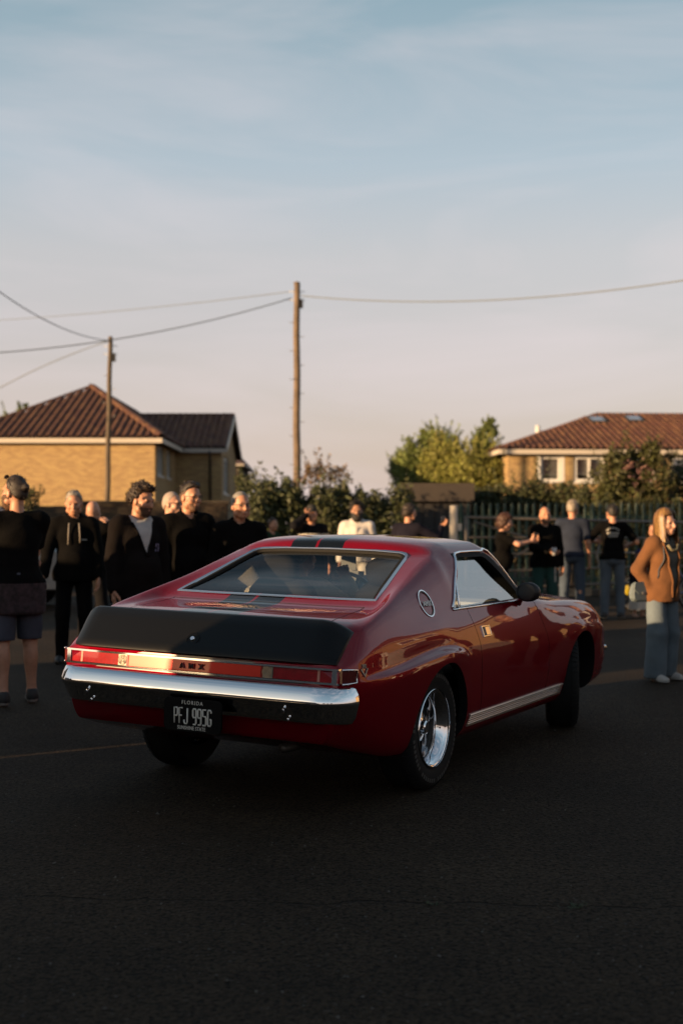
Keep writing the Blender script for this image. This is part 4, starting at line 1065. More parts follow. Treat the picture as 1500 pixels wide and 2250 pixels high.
# round badge on the right and left pillars, numeral badge on the flank
for s in (-1, 1):
    c = Vector((0.0, s*(side_y(0, 1.0)+.002), 1.0))
    l, nn, fi, d = SKIN_BVH.find_nearest(c); l = Vector(l)
    bd = disc(l, nn, .078, .005, 'pillar_badge', CHROME, car, 40, ring=.006)
    disc(l, nn, .070, .0035, 'badge_ring', BLACK, bd, 40, ring=.006)
    ez = Vector(nn); ex = Vector((0, 0, 1)).cross(ez); ex.normalize(); ey = ez.cross(ex)
    put_text('AMX', .038, 'badge_lettering', WHITEP, bd, MLoc(l+ez*.007-ey*.004, ex, ey, ez), sx=1.25, ext=.002, bold=.0012)
    c = Vector((-.89, s*side_y(-.89, .735), .735)); l, nn, fi, d = SKIN_BVH.find_nearest(c); l = Vector(l)
    ez = Vector(nn); ex = Vector((0, 0, 1)).cross(ez); ex.normalize(); ey = ez.cross(ex)
    bb = MB(); 
    for sg in (-1, 1):
        V = [(sg*.0, -.032, 0), (sg*.034, .006, 0), (sg*.026, .010, 0), (sg*.0, -.02, 0)]
        V = V+[(a, q, .004) for a, q, _ in V]
        bb.add(V, [(4, 5, 6, 7), (0, 1, 5, 4), (1, 2, 6, 5), (2, 3, 7, 6), (3, 0, 4, 7)] if sg > 0 else [(7, 6, 5, 4), (4, 5, 1, 0), (5, 6, 2, 1), (6, 7, 3, 2), (7, 4, 0, 3)])
    M = MLoc(l+ez*.001, ex, ey, ez)
    ob = bb.build('engine_badge', STEEL, car, False, xf=lambda V: RB([M @ Vector(v) for v in V]))
    put_text('390', .030, 'badge_lettering', STEEL, ob, M @ Matrix.Translation((0, .018, .002)), sx=.9, ext=.0015)

# door furniture
doors = made['door']
for s, d in ((-1, doors[0]), (1, doors[1])):
    c = Vector((.655, s*(side_y(.655, .812)), .812)); l, nn, fi, dd = SKIN_BVH.find_nearest(c); l = Vector(l)
    ez = Vector(nn); ex = Vector((0, 0, 1)).cross(ez); ex.normalize(); ey = ez.cross(ex); M = MLoc(l, ex, ey, ez)
    xf = lambda V: RB([M @ Vector(v) for v in V])
    b = MB(); b.tube([(-.058, -.027, .002), (.058, -.027, .002), (.058, .030, .002), (-.058, .030, .002)], .0055, 6, closed=True)
    h = b.build('door_handle', CHROME, d, 'auto', xf=xf)
    sg = -s
    b = MB(); b.box((-.052, -.022, -.002), (.052, .025, .0015)); b.build('handle_recess', BLACK, d, False, xf=xf)
    b = MB(); b.box((-.012 if s < 0 else -.05, -.021, .0016), (.05 if s < 0 else .012, .024, .006)); b.build('handle_flap', CHROME, d, False, xf=xf)
    # bullet mirror on a stalk
    xm, zm = (1.24, 1.012)
    ym = .90
    b = MB(); prof = [(0, .0), (.050, .002), (.060, .012), (.060, .045), (.050, .085), (.028, .115), (0, .125)]
    b.lathe([(r, h) for r, h in prof], 0, 20, (xm, 0, 0)); V = np.concatenate(b.v); V[:, 1] = V[:, 1]*1.25+s*ym; V[:, 2] += zm
    fl = b.f
    mo = link('door_mirror', mesh('door_mirror', RB(V), fl, [mat('mirror_shell', (.010, .004, .005), .5)]), car)
    tube_on([(xm+.05, s*.88, zm-.04), (xm+.07, s*.84, .965), (xm+.085, s*.815, .935)], [.014, .016, .022], 'mirror_stalk', PAINT, mo)
    disc((xm-.001, s*ym, zm), (-1, 0, 0), .052, .003, 'mirror_glass', mat('mirror_dark', (.012, .012, .014), .3), mo, xs=1)
    # ribbed bright strip along the sill
    b = MB()
    for k in range(5):
        z = .362-.0125*k; rr = .0075 if k == 0 else .0042
        b.tube([(x, s*(side_y(x, z)+.004), z) for x in np.linspace(.40, 2.06, 12)], rr, 6)
    b.box((.40, -.012+s*.850, .298), (2.06, .012+s*.850, .366))
    cb(b, 'sill_strip', mat('sill_aluminium', (.55, .53, .5), .32, 1.0), car)

# wheels: polished deep rim, five spokes, raised-letter tyre
def wheel(x, y, s, steer=0.):
    w = bpy.data.objects.new('wheel', None); COL.objects.link(w); w.parent = car
    w.location = (x, y, .325); w.rotation_euler = (0, 0, steer+(0 if s < 0 else math.pi))
    # local: outer face towards -Y
    b = MB(); RT = .325
    b.lathe([(.20, -.098), (.235, -.110), (.275, -.112), (.300, -.104), (.317, -.085), (RT, -.05), (RT, .05), (.317, .085), (.29, .105), (.20, .10)], 1, 56)
    for k in range(56):                                # shoulder blocks of the tread
        a0, a1 = 2*math.pi*k/56, 2*math.pi*(k+.62)/56
        V = []
        for a in (a0, a1):
            for r_, h_ in ((.302, -.106), (.321, -.088), (.329, -.06), (.322, -.06)):
                V.append((r_*math.cos(a), h_, r_*math.sin(a)))
        b.add(V, [(0, 1, 5, 4), (1, 2, 6, 5), (2, 3, 7, 6), (0, 3, 2, 1), (4, 5, 6, 7)])
    b.build('tyre', RUBBER, w, 'auto')
    b = MB()
    for k in range(64):
        if k % 16 in (0, 8): continue
        a0, a1 = 2*math.pi*k/64, 2*math.pi*(k+.6)/64
        b.add([(r_*math.cos(a), -.1135+(.0015 if r_ > .27 else 0), r_*math.sin(a)) for a in (a0, a1) for r_ in (.266, .287)], [(0, 1, 3, 2)])
    tag(b.build('raised_letters', mat('tyre_letters', (.05, .048, .045), .7), w, False), kind='stuff')
    b = MB()
    b.lathe([(.205, -.112), (.212, -.108), (.210, -.100), (.198, -.100), (.196, -.098), (.188, -.086), (.182, -.084), (.178, -.070), (.165, -.062), (.162, -.03), (.160, .06), (.19, .085)], 1, 64)
    b.build('rim', CHROME, w, True)
    b = MB()
    b.lathe([(0, -.066), (.028, -.066), (.036, -.060), (.038, -.040), (.055, -.036), (.075, -.026), (.078, .0), (.0, .0)], 1, 32)
    b.build('hub', CHROME, w, 'auto')
    for k in range(5):
        a = 2*math.pi*k/5+.3; ca, sa = math.cos(a), math.sin(a); V = []
        for r_, hw, d in ((.05, .024, -.040), (.11, .027, -.030), (.166, .034, -.012)):
            for q, dd in ((-hw, d+.012), (-hw*.55, d), (hw*.55, d), (hw, d+.012)):
                V.append((r_*ca-q*sa, dd, r_*sa+q*ca))
        F = [(i*4+j, i*4+j+1, i*4+j+5, i*4+j+4) for i in range(2) for j in range(3)]
        bb = MB(); bb.add(V, F+[tuple(f[::-1]) for f in F][:0]); bb.build('spoke', mat('spoke_metal', (.28, .28, .29), .22, 1.0), w, True)
    b = MB(); b.lathe([(0, .0), (.158, .0), (.158, .02), (0, .02)], 1, 32); b.build('brake_drum', mat('drum', (.02, .02, .02), .6), w, True)
STEER = math.radians(20)
wheel(0, -.735, -1); wheel(0, .735, 1); wheel(2.464, -.745, -1, STEER); wheel(2.464, .745, 1, STEER)
b = MB(); b.tube([(0, -.7, .32), (0, .7, .32)], .05, 10); b.ball((0, 0, .32), .13); b.tube([(2.464, -.7, .28), (2.464, .7, .28)], .035, 8)
b.build('axle', mat('underside', (.012, .012, .012), .8), car, True)
b = MB(); b.tube([(-.93, -.45, .325), (-.2, -.42, .29)], .024, 10)
b.build('exhaust', mat('exhaust_steel', (.12, .11, .1), .5, .8), car, True)

# cabin
SEAT = mat('seat_vinyl', (.007, .007, .008), .75, bump=.1, bscale=200, spec=.15)
for y in (.36, -.36):
    b = MB()
    def pad(c, r, n=14):
        bb = MB(); bb.ball((0, 0, 0), 1.0, n); V = np.concatenate(bb.v); V = np.sign(V)*np.abs(V)**.6
        b.add(V*np.array(r)+np.array(c), bb.f)
    pad((.82, y, .50), (.27, .25, .09)); 
    V0 = len(b.v)
    pad((0, 0, 0), (.075, .25, .31)); M = Matrix.Translation((.50, y, .79)) @ Matrix.Rotation(math.radians(-16), 4, 'Y')
    b.v[-1] = np.array([M @ Vector(v) for v in b.v[-1]])
    seat = cb(b, 'seat', SEAT, car, True)
    b = MB(); pad((0, 0, 0), (.05, .135, .085)); M = Matrix.Translation((.395, y, 1.135)) @ Matrix.Rotation(math.radians(-12), 4, 'Y'); b.v[-1] = np.array([M @ Vector(v) for v in b.v[-1]])
    b.tube([(.42, y-.05, 1.04), (.40, y-.05, 1.10)], .008, 6); b.tube([(.42, y+.05, 1.04), (.40, y+.05, 1.10)], .008, 6)
    cb(b, 'headrest', SEAT, seat, True)
b = MB(); b.box((1.36, -.66, .72), (1.60, .66, .90)); b.box((1.40, -.68, .88), (1.66, .68, .945)); dash = cb(b, 'dashboard', mat('dash', (.05, .045, .035), .6), car)
for y, z in ((.46, .86), (.26, .86), (-.10, .84)): disc((1.358, y, z), (-1, 0, 0), .045, .004, 'dial', mat('dial_face', (.03, .03, .03), .25, coat=1), dash)
strip_ = MB(); strip_.box((1.35, -.62, .905), (1.362, -.05, .925)); cb(strip_, 'dash_trim', mat('dash_trim', (.6, .58, .52), .4), dash)
SWC = Vector((1.17, .27, .925)); SWM = Matrix.Translation(SWC) @ Matrix.Rotation(math.radians(62), 4, 'Y')
b = MB(); b.tube([(.185*math.cos(t), .185*math.sin(t), 0) for t in np.linspace(0, 2*math.pi, 40)[:-1]], .0125, 8, closed=True)
for a in (90, 210, 330): b.tube([(0, 0, .02), (.18*math.cos(math.radians(a)), .18*math.sin(math.radians(a)), 0)], .01, 6)
b.ball((0, 0, .015), (.05, .05, .025)); b.tube([(0, 0, .02), (0, 0, .25)], .03, 8)
V = np.concatenate(b.v); b.v = [np.array([SWM @ Vector((v[0], v[1], v[2])) for v in V])]
cb(b, 'steering_wheel', mat('wheel_rim', (.02, .017, .014), .4), car, True)
b = MB(); b.box((1.235, -.11, 1.215), (1.255, .11, 1.27)); b.tube([(1.25, 0, 1.25), (1.20, 0, 1.31)], .008, 6); cb(b, 'rear_view_mirror', BLACK, car)
b = MB(); b.box((-.32, -.58, .84), (.28, .58, .87)); cb(b, 'rear_shelf', SEAT, car)

# front end, mostly out of sight
def front_x(y): return 3.43-.12*(abs(y)/.75)**2
b = MB(); pts = [(front_x(y)+.03, y, .50) for y in np.linspace(-.72, .72, 17)]; pts = [(3.25, -.79, .505)]+pts+[(3.25, .79, .505)]
b.tube(pts, .055, 10, flat=.55); cb(b, 'front_bumper', CHROME, car, True)
b = MB(); b.box((3.40, -.52, .57), (3.435, .52, .69)); cb(b, 'grille', BLACK, car)
for s in (-1, 1):
    disc((3.405, s*.585, .645), (1, s*.15, 0), .075, .02, 'headlight', mat('headlight_glass', (.5, .5, .5), .1, .4, coat=1), car)
# ------------------------------------------------------------------ people: one smooth body each, clothes and hair over it
class Field:
    def __init__(s, prims, h, pad=.05, lo=None, hi=None):
        pts = []
        for p in prims:
            if p[0] == 'c': pts += [np.array(p[1])-max(p[3], p[4]), np.array(p[1])+max(p[3], p[4]), np.array(p[2])-max(p[3], p[4]), np.array(p[2])+max(p[3], p[4])]
            else: r = max(p[2]); pts += [np.array(p[1])-r, np.array(p[1])+r]
        pts = np.array(pts); lo = pts.min(0)-pad if lo is None else np.array(lo); hi = pts.max(0)+pad if hi is None else np.array(hi)
        s.h = h; s.o = lo; s.n = np.ceil((hi-lo)/h).astype(int)+2
        s.ax = [lo[i]+h*np.arange(s.n[i]) for i in range(3)]
        s.F = np.full(s.n, 1.0, np.float32)
    def sub(s, c, r):
        i0 = np.clip(np.floor((c-r-s.o)/s.h).astype(int), 0, s.n); i1 = np.clip(np.ceil((c+r-s.o)/s.h).astype(int)+1, 0, s.n)
        sl = tuple(slice(a, b) for a, b in zip(i0, i1))
        X, Y, Z = np.meshgrid(*[s.ax[k][sl[k]] for k in range(3)], indexing='ij', sparse=True)
        return sl, X, Y, Z
    def dist(s, p, X, Y, Z, off):
        if p[0] == 'c':
            a, b, ra, rb = np.array(p[1]), np.array(p[2]), p[3]+off, p[4]+off
            d = b-a; l2 = d@d+1e-9
            t = np.clip(((X-a[0])*d[0]+(Y-a[1])*d[1]+(Z-a[2])*d[2])/l2, 0, 1)
            return np.sqrt((X-a[0]-t*d[0])**2+(Y-a[1]-t*d[1])**2+(Z-a[2]-t*d[2])**2)-(ra+(rb-ra)*t)
        c, r = np.array(p[1]), np.array(p[2])+off
        if len(p) > 3 and p[3] is not None:
            R = p[3]; x, y, z = X-c[0], Y-c[1], Z-c[2]
            X, Y, Z = R[0][0]*x+R[1][0]*y+R[2][0]*z, R[0][1]*x+R[1][1]*y+R[2][1]*z, R[0][2]*x+R[1][2]*y+R[2][2]*z
            c = np.zeros(3)
        q = np.sqrt(((X-c[0])/r[0])**2+((Y-c[1])/r[1])**2+((Z-c[2])/r[2])**2)
        return (q-1)*min(r)
    def add(s, p, k=.03, off=0., cut=False):
        if p[0] == 'c': c = (np.array(p[1])+p[2])/2; r = np.abs(np.array(p[1])-p[2])/2+max(p[3], p[4])+off+k+2*s.h
        else: c = np.array(p[1]); r = (np.array(p[2]) if len(p) < 4 or p[3] is None else np.full(3, max(p[2])))+off+k+2*s.h
        sl, X, Y, Z = s.sub(c, r)
        if 0 in s.F[sl].shape: return
        d = s.dist(p, X, Y, Z, off).astype(np.float32); f = s.F[sl]
        if cut:
            g = -d; hh = np.clip(.5-.5*(f-g)/k, 0, 1); s.F[sl] = f+(g-f)*hh+k*hh*(1-hh)
        else:
            hh = np.clip(.5+.5*(f-d)/k, 0, 1); s.F[sl] = f+(d-f)*hh-k*hh*(1-hh)
    def clip(s, fn):
        X, Y, Z = np.meshgrid(*s.ax, indexing='ij', sparse=True)
        s.F = np.maximum(s.F, fn(X, Y, Z).astype(np.float32))
    def noise(s, amp, f, seed=0, aniso=(1, 1, 1)):
        X, Y, Z = np.meshgrid(*s.ax, indexing='ij', sparse=True); r = np.random.default_rng(seed); N = 0
        for k in range(5):
            d = r.normal(size=3)*np.array(aniso); d *= f*(.6+.5*k)/np.linalg.norm(d)
            N = N+np.sin(X*d[0]+Y*d[1]+Z*d[2]+r.uniform(0, 6.3))/(1+.4*k)
        s.F = s.F+(amp*N/2.2).astype(np.float32)
    def mesh(s):
        F = s.F; F[0] = F[-1] = 1; F[:, 0] = F[:, -1] = 1; F[:, :, 0] = F[:, :, -1] = 1
        I = F < 0
        nx, ny, nz = F.shape
        cnt = np.zeros((nx-1, ny-1, nz-1), np.int8)
        for a in (0, 1):
            for b in (0, 1):
                for c in (0, 1): cnt += I[a:nx-1+a, b:ny-1+b, c:nz-1+c]
        cells = np.argwhere((cnt > 0) & (cnt < 8))
        if not len(cells): return np.zeros((0, 3)), np.zeros((0, 4), int)
        idx = np.full(cnt.shape, -1, np.int32); idx[tuple(cells.T)] = np.arange(len(cells))
        cor = {}
        for a in (0, 1):
            for b in (0, 1):
                for c in (0, 1): cor[a, b, c] = F[cells[:, 0]+a, cells[:, 1]+b, cells[:, 2]+c]
        P = np.zeros((len(cells), 3)); W = np.zeros(len(cells))
        ks = list(cor)
        for p in ks:
            for ax in range(3):
                if p[ax] == 0:
                    q = list(p); q[ax] = 1; q = tuple(q); f0, f1 = cor[p], cor[q]; m = (f0 < 0) != (f1 < 0)
                    t = np.where(m, f0/np.where(m, f0-f1, 1), 0)
                    for i in range(3): P[:, i] += np.where(m, p[i]+(t if i == ax else 0), 0)
                    W += m
        P = P/W[:, None]+cells
        Q = []
        for ax in range(3):
            u, v = (ax+1) % 3, (ax+2) % 3
            s0 = [slice(None)]*3; s1 = [slice(None)]*3; s0[ax] = slice(0, -1); s1[ax] = slice(1, None)
            ch = I[tuple(s0)] != I[tuple(s1)]
            e = np.argwhere(ch); e = e[(e[:, u] > 0) & (e[:, v] > 0) & (e[:, u] < F.shape[u]-1) & (e[:, v] < F.shape[v]-1)]
            def at(du, dv):
                q = e.copy(); q[:, u] -= du; q[:, v] -= dv; return idx[tuple(q.T)]
            f = np.stack([at(1, 1), at(0, 1), at(0, 0), at(1, 0)], 1)
            flip = ~I[tuple(e.T)]; f[flip] = f[flip][:, ::-1]; Q.append(f)
        return s.o+P*s.h, np.concatenate(Q)

def rotm(yaw, pitch=0., roll=0.):
    return np.array((Matrix.Rotation(yaw, 3, 'Z') @ Matrix.Rotation(pitch, 3, 'X') @ Matrix.Rotation(roll, 3, 'Y')))
def moved(prims, R, c, s=1.):
    out = []
    for p in prims:
        if p[0] == 'c': out.append(('c', R@np.array(p[1])*s+c, R@np.array(p[2])*s+c, p[3]*s, p[4]*s))
        else: out.append(('e', R@np.array(p[1])*s+c, np.array(p[2])*s, R))
    return out
def ik(a, t, l1, l2, hint):
    a, t, hint = np.array(a, float), np.array(t, float), np.array(hint, float)
    d = t-a; L = np.linalg.norm(d); L2 = min(L, (l1+l2)*.995); d = d/L; t = a+d*L2
    x = (l1*l1-l2*l2+L2*L2)/(2*L2); h = math.sqrt(max(l1*l1-x*x, 1e-6))
    n = hint-d*(hint@d); n /= np.linalg.norm(n)+1e-9
    return a+d*x+n*h, t

HEAD = [('e', (0, -.012, .022), (.074, .096, .102)), ('e', (0, .018, -.035), (.064, .078, .088)), ('e', (0, .055, -.098), (.036, .034, .026)),
        ('c', (-.05, .02, -.075), (.05, .02, -.075), .03, .03), ('c', (0, .096, .0), (0, .114, -.036), .009, .014), ('c', (-.036, .084, .020), (.036, .084, .020), .012, .012),
        ('e', (.042, .062, -.032), (.026, .026, .024)), ('e', (-.042, .062, -.032), (.026, .026, .024)), ('c', (-.016, .092, -.070), (.016, .092, -.070), .008, .008)]
EARS = [('e', (.079, -.008, -.018), (.011, .022, .034)), ('e', (-.079, -.008, -.018), (.011, .022, .034))]

def strands(name, V, F, m, n, L, rnd, c, down=False):
    """a head of hair: its mass plus loose locks that break up the outline"""
    fl = [tuple(int(a) for a in q) for q in F]
    if not n or not len(F): return mesh(name, V, fl, [m])
    r = np.random.default_rng(len(F)); k = r.integers(0, len(F), n); P = V[F[k]].mean(1)
    N = np.cross(V[F[k, 1]]-V[F[k, 0]], V[F[k, 2]]-V[F[k, 0]]); N /= np.linalg.norm(N, axis=1)[:, None]+1e-9
    o = P-np.array(c); N *= np.sign((N*o).sum(1))[:, None]
    d = N*(.08 if down else .55)+r.normal(size=(n, 3))*rnd+(np.array((0, 0, -1.1)) if down else np.array((0, 0, .1))); d /= np.linalg.norm(d, axis=1)[:, None]
    if down: d = d-N*np.minimum((d*N).sum(1), 0)[:, None]
    l = (L*r.uniform(.5, 1.3, n))[:, None]; s = np.cross(d, N+.01); s /= np.linalg.norm(s, axis=1)[:, None]+1e-9; w = .0018+.03*L*.6
    A = np.stack([P-s*w-N*.002, P+s*w-N*.002, P+d*l*.6+s*w*.6+N*.002, P+d*l+r.normal(size=(n, 3))*L*.15], 1).reshape(-1, 3)
    b = len(V)
    return mesh(name, np.r_[V, A], fl+[tuple(range(b+4*i, b+4*i+4)) for i in range(n)], [m])

def skinm(tone):
    return mat('skin_%d' % tone, [(.54, .26, .155), (.49, .23, .135), (.36, .18, .11), (.58, .31, .21)][tone], .52, var=.12, vscale=30, bump=.08, bscale=150)
EYE = mat('eye', (.10, .07, .06), .15); LIP = mat('lip', (.36, .13, .11), .45)

def hand_prims(w, d, n, side, curl=.5, s=1.):
    """palm and five fingers: w wrist, d pointing direction, n the way the palm faces"""
    d = d/np.linalg.norm(d); n = n-d*(n@d); n /= np.linalg.norm(n)+1e-9; x = np.cross(d, n)*side        # x towards the thumb
    P = [('c', w, w+d*.02, .024, .024)]
    for k, o in enumerate((-.028, -.010, .010, .028)): P.append(('c', w+d*.02+x*o*.6, w+d*.085+x*o, .015, .0125))
    L = [.068, .085, .092, .082]
    for k, o in enumerate((-.031, -.011, .011, .031)):
        p = w+d*.088+x*o; a = curl*.5; l = L[k]
        for seg, f in enumerate((.44, .32, .24)):
            dr = d*math.cos(a)+n*math.sin(a)+x*o*1.2; dr /= np.linalg.norm(dr); q = p+dr*l*f
            P.append(('c', p, q, .0095-.001*seg, .0088-.001*seg)); p = q; a += curl*.9
    p = w+d*.025+x*.030
    for f, dr in ((.045, d*.6+x*.75+n*.25), (.034, d*.85+x*.25+n*.55*(.4+curl)), (.026, d*.8+n*.7*curl)):
        q = p+dr/np.linalg.norm(dr)*f; P.append(('c', p, q, .0125, .010)); p = q
    return moved(P, np.eye(3), np.zeros(3)) if s == 1 else P

def human(label, pos, phi, H=1.76, g=1.0, tone=0, headyaw=0., headpitch=0., headroll=0., larm=None, rarm=None, hair='short', haircol=(.02, .013, .008), beard=None,
          top=('jacket', (.008, .008, .009)), sleeve=1.0, hem=.90, bottom=('trousers', (.01, .01, .012)), legw=1.0, shoe=(.012, .012, .012), sole=(.02, .02, .02),
          glasses=None, cap=None, shirt=None, group=None, seated=None, stance=.0, curlL=.45, curlR=.45, lean=0., female=False, h=.017, cat='person', collar=False, hood=False, seed=1, extras=None):
    s = H/1.78
    t = thing('person', label, cat, pos, phi+math.pi, group)
    sk = skinm(tone)
    wid = (.88 if female else 1.)*(.5+.5*g)
    # joints (right hand side of the person is +x, forward +y)
    J = {}
    hipz = .93
    def T(p): return np.array(p, float)*s
    for sd, nm in ((-1, 'L'), (1, 'R')):
        J['hip'+nm] = T((sd*.09, 0, hipz))
        if seated: 
            J['knee'+nm] = T((sd*.14, .42, hipz+.04)); J['ank'+nm] = T((sd*.13, .70, hipz-.34)); J['toe'+nm] = T((sd*.13, .83, hipz-.30))
        else:
            st = stance*sd
            J['knee'+nm] = T((sd*.115, .03+.5*st, .50)); J['ank'+nm] = T((sd*.125, -.02+st, .085)); J['toe'+nm] = T((sd*.155, .15+st, .032))
        J['sh'+nm] = T((sd*.175*wid, -.005+lean*.45, 1.425))
        spec = (larm if sd < 0 else rarm)
        if spec is None: spec = ((sd*(.255+.05*(g-1)), .05, .80), (sd*.5, -.8, 0))
        elb, wr = ik(J['sh'+nm], T(spec[0]), .295*s, .255*s, T(spec[1]))
        J['el'+nm], J['wr'+nm] = elb, wr
    chestf = lean*.35
    torso = [('e', T((0, -.01, .96)), T((.160*wid*(1.06 if female else 1), .112*g, .125)), None), ('e', T((0, .0+chestf*.4, 1.10)), T((.142*wid*(.92 if female else 1), .104*g, .15)), None),
             ('e', T((0, .0+chestf*.8, 1.285)), T((.162*wid, .108*g, .18)), None), ('c', T((-.135*wid, -.008+lean*.43, 1.425)), T((.135*wid, -.008+lean*.43, 1.425)), .062*s, .062*s)]
    if g > 1.05: torso.append(('e', T((0, .05*g, 1.06)), T((.13*g, .105*g, .15)), None))
    if female: torso += [('e', T((q, .085, 1.27)), T((.062, .05, .06)), None) for q in (-.065, .065)]
    nk = T((0, .005+lean*.5, 1.545))
    neck = [('c', T((0, -.012+lean*.45, 1.42)), nk, .056*s*(.85 if female else 1), .052*s*(.85 if female else 1))]
    legs = []; feet = []; arms = []
    for nm in 'LR':
        legs += [('c', J['hip'+nm], J['knee'+nm], .084*s*(.6+.4*g), .056*s), ('c', J['knee'+nm], J['ank'+nm], .054*s, .036*s),
                 ('e', (J['knee'+nm]*.68+J['ank'+nm]*.32)+T((0, -.015, 0)), T((.052, .054, .12)), None)]
        feet += [('c', J['ank'+nm]+T((0, -.02, -.045)), J['toe'+nm], .036*s, .028*s), ('c', J['ank'+nm], J['ank'+nm]+T((0, 0, -.05)), .036*s, .036*s)]
        arms += [('c', J['sh'+nm], J['el'+nm], .052*s*(.7+.3*g)*(.85 if female else 1), .040*s), ('c', J['el'+nm], J['wr'+nm], .041*s*(.9 if female else 1), .026*s)]
    # --- the body: trunk and limbs, a finer head and finer hands, one mesh
    f = Field(torso+neck+legs+feet+arms, h)
    for p in torso+neck+legs+feet+arms: f.add(p, .03)
    parts = [f.mesh()]
    mi = [np.zeros(len(parts[0][1]), int)]
    Rh = rotm(headyaw, headpitch, headroll); hs = s**.5*.985; hc = nk+Rh@np.array((0, .028, .105))*hs
    hp = moved(HEAD, Rh, hc, hs); ep = moved(EARS, Rh, hc, hs)
    f = Field(hp+ep+[('c', nk-T((0, .0, .03)), hc, .05, .05)], .0075)
    f.add(('c', nk-T((0, .0, .03)), hc-Rh@np.array((0, .03, .05)), .052*s*(.86 if female else 1), .05*s*(.86 if female else 1)), .02)
    for p in hp: f.add(p, .018)
    for p in ep: f.add(p, .008)
    for q in (-.032, .032): f.add(moved([('e', (q, .104, .0), (.017, .02, .012))], Rh, hc, hs)[0], .01, cut=True)
    parts.append(f.mesh()); mi.append(np.zeros(len(parts[-1][1]), int))
    fe = MB()
    for q in (-.031, .031): fe.ball(tuple(Rh@np.array((q, .082, .001))*hs+hc), .0115, 8)
    parts.append((np.concatenate(fe.v), fe.f)); mi.append(np.ones(len(fe.f), int))
    for nm, sd, cu, spec in (('L', -1, curlL, larm), ('R', 1, curlR, rarm)):
        d = J['wr'+nm]-J['el'+nm]; d /= np.linalg.norm(d)
        n = np.array((-sd*1., .3, .0)) if spec is None or len(spec) < 3 else np.array(spec[2], float)
        hpz = hand_prims(J['wr'+nm], d, n, sd if (spec is None or len(spec) < 4) else spec[3], cu)
        f = Field(hpz, .0055, pad=.02)
        for p in hpz: f.add(p, .007)
        parts.append(f.mesh()); mi.append(np.zeros(len(parts[-1][1]), int))
        J['palm'+nm] = J['wr'+nm]+d*.085
    V = np.concatenate([p[0] for p in parts]); F = []; o = 0
    for p in parts:
        F += [tuple(int(i)+o for i in q) for q in p[1]]; o += len(p[0])
    link('body', mesh('body', V, F, [sk, EYE], np.concatenate(mi)), t)
    t['joints'] = 0; del t['joints']
    hi = dict(J=J, hc=hc, Rh=Rh, hs=hs, s=s, t=t, nk=nk)
    # --- clothes
    kind, tcol = top[0], top[1]
    tm = top[2] if len(top) > 2 else fabric('%s_%.3f_%.3f_%.3f' % ((kind,)+tuple(tcol)), tcol)
    off = {'tee': .012, 'jumper': .020, 'jacket': .026, 'hoodie': .028}[kind]
    a2 = []
    for nm in 'LR':
        a, e, w = J['sh'+nm], J['el'+nm], J['wr'+nm]
        ra = .056*s*(.7+.3*g)*(.85 if female else 1)
        if sleeve >= .99: a2 += [('c', a, e, ra, .046*s), ('c', e, e+(w-e)*.96, .046*s, .034*s)]
        else: a2 += [('c', a, a+(e-a)*sleeve, ra+.004, .056*s)]
    lowz = hem*s
    skirt = [('e', T((0, -.005, zz)), T((.176*wid*(.7+.3*g), .126*(.6+.4*g), .12)), None) for zz in np.arange(hem+.02, .97, .07)] if not seated else []
    tp = torso+a2+skirt+([('c', T((0, -.02+lean*.45, 1.43)), T((0, -.01+lean*.47, 1.485)), .066*s, .064*s)] if (collar or hood) else [])
    f = Field(tp, min(h, .015), pad=.07)
    for p in torso+skirt+tp[len(torso)+len(a2)+len(skirt):]: f.add(p, .04, off)
    for p in a2: f.add(p, .025, off*.72)
    f.noise(.0045, 22, seed, (1, 1, .8)); f.noise(.0025, 60, seed+5)
    if hood:
        for q in (-.05, .05): f.add(('e', T((q, -.075, 1.47)), T((.07, .05, .055)), None), .04, .01)
    if not seated: f.clip(lambda X, Y, Z: lowz-Z+0*X+0*Y)
    if sleeve < .99:
        for nm in 'LR':
            a, e = J['sh'+nm], J['el'+nm]; d = (e-a)/np.linalg.norm(e-a); c = a+(e-a)*sleeve
            def fn(X, Y, Z, d=d, c=c, a=a):
                al = (X-c[0])*d[0]+(Y-c[1])*d[1]+(Z-c[2])*d[2]
                px, py, pz = X-c[0]-al*d[0], Y-c[1]-al*d[1], Z-c[2]-al*d[2]
                return np.where(np.sqrt(px*px+py*py+pz*pz) < .085*s, al, -1)
            f.clip(fn)
    # neck opening
    nkc = nk-T((0, -.012, .0))
    f.add(('c', T((0, .02+lean*.45, 1.47)), nk+T((0, .03, .12)), (.052 if not collar else .054)*s, .10*s), .008, cut=True)
    Vt, Ft = f.mesh()
    def front_v(Vt, Ft, w0, zlow):                    # an open front shows the shirt underneath
        c = Vt[Ft].mean(1)/s
        half_w = w0*np.clip((c[:, 2]-zlow)/(1.47-zlow), 0, 1)
        return (c[:, 1] > .02) & (np.abs(c[:, 0]) < half_w) & (c[:, 2] > zlow)
    mats_t = [tm]; mit = np.zeros(len(Ft), int)
    if len(top) > 3: mats_t, mit = top[3](Vt/s, Ft, tm)
